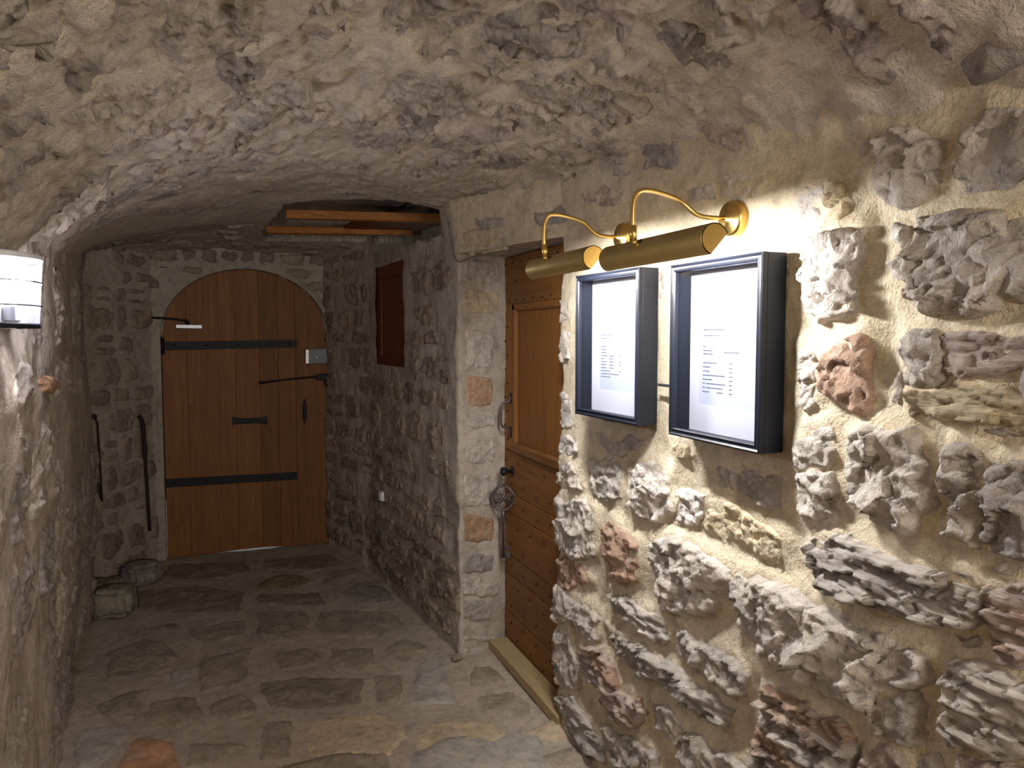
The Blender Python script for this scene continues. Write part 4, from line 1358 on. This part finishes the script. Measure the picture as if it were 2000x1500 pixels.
# ================================================================== PICTURE LIGHTS
def picture_light(ry, rz_, y0, y1, X, zc, label):
    root = empty('picture_light', (XW, ry, rz_), label, 'lamp', 'brass picture lights over the menus')
    part('wall_rose', lathe_me('wall_rose', [(.043, -.03), (.043, .026), (.040, .032), (.012, .034), (.010, .044)], (XW, ry, rz_), (-1, 0, 0), 28), M['brass'], root)
    ym = (y0 + y1) / 2 + .04
    pth = bez([(XW - .035, ry, rz_), (XW - .085, ry - .005, rz_ - .002), (XW - .125, (ry + ym) / 2, rz_ + .004), (XW - .175, ym + .01, rz_ + .038), (X - .005, ym, rz_ + .052), (X - .036, ym, rz_ + .030), (X - .040, ym, zc + .044), (X - .036, ym, zc + .018)], 7)
    arm = part('arm', tube_me('arm', pth, .0058, 10), M['brass'], root)
    R = .033
    part('collar', tube_me('collar', [(X - .0392, ym, zc + .060), (X - .038, ym, zc + .022)], .0085, 10), M['brass'], arm)
    # shade: an open trough, slot turned to the wall and down
    t0, t1 = math.radians(-115 - 0), math.radians(-115)
    a_open = math.radians(-42)          # direction of the opening: +X (wall) and down
    half = math.radians(66)
    n = 28
    angs = [a_open + half + (2 * math.pi - 2 * half) * k / (n - 1) for k in range(n)]
    vs, fs = [], []
    for r in (R, R - .0022):
        for y in (y0, y1):
            for t in angs:
                vs.append((X + r * math.cos(t), y, zc + r * math.sin(t)))
    q = lambda l, e, k: (l * 2 + e) * n + k
    for k in range(n - 1):
        fs.append((q(0, 0, k), q(0, 0, k + 1), q(0, 1, k + 1), q(0, 1, k)))
        fs.append((q(1, 0, k), q(1, 1, k), q(1, 1, k + 1), q(1, 0, k + 1)))
        for e in (0, 1):
            fs.append((q(0, e, k), q(1, e, k), q(1, e, k + 1), q(0, e, k + 1)))
    for k in (0, n - 1):
        fs.append((q(0, 0, k), q(0, 1, k), q(1, 1, k), q(1, 0, k)))
    part('shade', mesh_np('shade', vs, fs), M['brass_dull'], root)
    for y, dy in ((y0, .002), (y1, -.002)):
        poly = [(X + R * math.cos(t), y, zc + R * math.sin(t)) for t in angs]
        part('end_cap', prism_me('end_cap', poly, (0, dy, 0)), M['brass'], root)
    part('tube_bulb', tube_me('tube_bulb', [(X - .010, (y0 + y1) / 2 - .045, zc + .005), (X - .010, (y0 + y1) / 2 + .095, zc + .005)], .012, 12), M['tube'], root)
    part('screw', lathe_me('screw', [(.006, 0), (.006, .004), (.002, .005)], (X - .026, ym - .012, zc + .0215), (-.7, 0, .7), 8), M['iron'], root)
    return root


LX = .94
zc2 = onx(1292, 487, LX)[2]
zc1 = onx(1108, 514, LX)[2]
rz2 = onx(1430, 427, XW - .02)[2]
rz1 = onx(1220, 462, XW - .02)[2]
picture_light(1.595, rz2, 1.325, 1.775, LX, zc2, 'brass picture light over the menu case beside the projecting stones')
picture_light(2.146, rz1, 1.870, 2.285, LX, zc1, 'brass picture light over the menu case next to the studded door')

# ================================================================== BULKHEAD LAMP ON THE LEFT WALL
lp = SW.pos(np.array(1.0 + 0), np.array(1.5))
LY, LZ0, LZ1 = 2.20, 1.517, 1.692
lx = -0.500
lamp = empty('bulkhead_lamp', (lx, LY, LZ0), 'white glowing half round bulkhead lamp high on the left wall', 'lamp')


def half_drum(name, r0, r1, z0, z1, thick, mat, n=22, wide=.15, cap=None, dd=.085, par=None):
    vs, fs = [], []
    for (rs, z) in ((r0, z0), (r1, z1)):
        for k in range(n):
            t = math.pi * k / (n - 1) - math.pi / 2
            vs.append((lx + dd * rs * math.cos(t), LY + wide * rs * math.sin(t), z))
    for k in range(n - 1):
        fs.append((k, k + 1, n + k + 1, n + k))
    if cap in ('bottom', 'both'):
        fs.append(tuple(range(n))[::-1])
    if cap in ('top', 'both'):
        fs.append(tuple(range(n, 2 * n)))
    me = mesh_np(name, vs, fs)
    o = part(name, me, M[mat], par or lamp)
    if thick:
        md = o.modifiers.new('t', 'SOLIDIFY')
        md.thickness = thick
    return o


part('back_plate', box_me('back_plate', (lx - .06, LY - .14, LZ0), (lx + .004, LY + .14, LZ1 + .01), .006), M['white_plastic'], lamp)
dr = half_drum('glass_drum', .88, 1.0, LZ0 + .008, LZ1 - .01, .003, 'glass')
half_drum('bottom_rim', .90, .90, LZ0, LZ0 + .012, .006, 'iron')
half_drum('top_rim', 1.02, 1.02, LZ1 - .008, LZ1 + .004, 0, 'white_plastic', cap='both')
for z, r in ((LZ0 + .055, .925), (LZ0 + .112, .965)):
    pts = []
    for k in range(25):
        t = math.pi * k / 24 - math.pi / 2
        pts.append((lx + .088 * r * math.cos(t), LY + .153 * r * math.sin(t), z))
    part('guard_wire', tube_me('guard_wire', pts, .0018, 6), M['iron'], lamp)
part('lamp_holder', box_me('lamp_holder', (lx + .005, LY - .03, LZ0 + .012), (lx + .032, LY + .04, LZ0 + .060), .008), M['grey_metal'], lamp)
part('bulb', lathe_me('bulb', [(.012, 0), (.020, .016), (.026, .04), (.022, .06), (.008, .072)], (lx + .040, LY + .02, LZ0 + .090), (0, 0, 1), 16), M['bulb'], lamp)

# ================================================================== SMALL THINGS
# iron rod on the left wall
def leftp(x, y, seg, off):
    u, v = SW.pix(x, y, seg)
    p = SW.pos(np.array(u), np.array(v))
    return p + SW.nor(np.array(u), np.array(v)) * off


rod = empty('iron_rod', tuple(leftp(186, 943, 5, .03)), 'thin rusty iron rod bent at its foot, fixed upright to the left wall', 'rod')
rp = [leftp(172, 812, 5, .03), leftp(175, 818, 5, .045), leftp(180, 880, 5, .045), leftp(185, 940, 5, .045), leftp(172, 944, 5, .03)]
part('bar', tube_me('bar', rp, .006, 8), M['rust'], rod)
part('bracket', lathe_me('bracket', [(.016, -.04), (.016, .0), (.008, .012)], rp[0], tuple(SW.nor(np.array(4.5), np.array(1.0))), 10), M['rust'], rod)


def backp(x, y, off):
    u, v = SB.pix(x, y, 0)
    return SB.pos(np.array(u), np.array(v)) + SB.nor(np.array(u), np.array(v)) * off


bar = link('iron_bar', tube_me('iron_bar', bez([backp(262, 812, .035), backp(268, 830, .04), backp(273, 900, .04), backp(277, 960, .04), backp(283, 1036, .035)], 5), [.013] * 10 + [.010] * 11, 8), M['rust'])
tag(bar, 'dark iron bar standing against the end wall beside the arched door hinges', 'bar')


# fallen block and rubble at the foot of the left wall
def rock(name, cen, size, seed, col, label, cat, rotz=0.0, group=None):
    bm = bmesh.new()
    bmesh.ops.create_cube(bm, size=1.0)
    bmesh.ops.bevel(bm, geom=list(bm.edges), offset=.14, segments=2, affect='EDGES')
    bmesh.ops.subdivide_edges(bm, edges=list(bm.edges), cuts=3, use_grid_fill=True)
    P = np.array([v.co[:] for v in bm.verts])
    n = P / np.linalg.norm(P, axis=1, keepdims=True)
    P = P + n * (0.10 * fbm(P * 2.2 + seed, 3, seed) + 0.03 * fbm(P * 9, 2, seed + 4))[:, None]
    P[:, 2] -= P[:, 2].min()
    c, s = math.cos(rotz), math.sin(rotz)
    P = P * np.array(size)
    P = np.stack([P[:, 0] * c - P[:, 1] * s, P[:, 0] * s + P[:, 1] * c, P[:, 2]], -1)
    for v, p in zip(bm.verts, P):
        v.co = p
    me = bpy.data.meshes.new(name)
    bm.to_mesh(me)
    bm.free()
    me.polygons.foreach_set('use_smooth', [True] * len(me.polygons))
    o = link(name, me, M['stone'])
    o.location = cen
    o.color = (*col, 0)
    return tag(o, label, cat, group)


bp = onz(224, 1214)
rock('stone_block', (bp[0], bp[1] + .10, .0), (.19, .20, .155), 3, (0.36, 0.33, 0.25), 'squared pale stone block lying on the floor by the left wall', 'stone', -0.2)
rp2 = onz(300, 1128)
rock('rubble_stone', (rp2[0] - .05, rp2[1] - .10, .0), (.20, .15, .12), 5, (0.30, 0.27, 0.25), 'rounded rubble stone at the foot of the end wall near the door hinges', 'stone', 0.5)
rock('rubble_stone', (rp2[0] - .22, rp2[1] - .28, .0), (.16, .15, .09), 9, (0.28, 0.26, 0.17), 'low mossy rubble stone just behind the squared block', 'stone', 0.2)
cs = onz(893, 1292)
rock('stone_chip', (cs[0], cs[1], .008), (.045, .035, .024), 14, (0.45, 0.39, 0.30), 'small pale stone chip at the foot of the wall corner', 'stone', 0.3)
cs = onz(843, 1305)

# switch on the far wall
u_, v_ = SF.pix(751, 968, 1)
sw = empty('wall_switch', tuple(sfp(u_, v_, 0)), 'small white switch low on the dim far right wall', 'switch')
nf = SF.nor(np.array(u_), np.array(v_))
part('plate', prism_me('plate', [sfp(u_ - .03, v_ - .028, .0), sfp(u_ + .03, v_ - .028, .0), sfp(u_ + .03, v_ + .028, .0), sfp(u_ - .03, v_ + .028, .0)], tuple(nf * .030), .003), M['white_plastic'], sw)
part('rocker', prism_me('rocker', [sfp(u_ - .014, v_ - .018, -.030), sfp(u_ + .014, v_ - .018, -.030), sfp(u_ + .014, v_ + .018, -.030), sfp(u_ - .014, v_ + .018, -.030)], tuple(nf * .004), .001), M['white_plastic'], sw)

# cable from the ceiling gap along the lintel
def lint(x, y, off=.016):
    u, v = SL.pix(x, y, 1)
    return SL.pos(np.array(u), np.array(v)) + SL.nor(np.array(u), np.array(v)) * off


cb = link('electric_cable', tube_me('electric_cable', bez([lint(886, 432), lint(888, 470), lint(893, 500), lint(905, 512), lint(930, 503), lint(985, 492), lint(1060, 483)], 6), .0032, 6), M['cable'])
tag(cb, 'thin dark cable dropping from the ceiling gap along the lintel', 'cable')
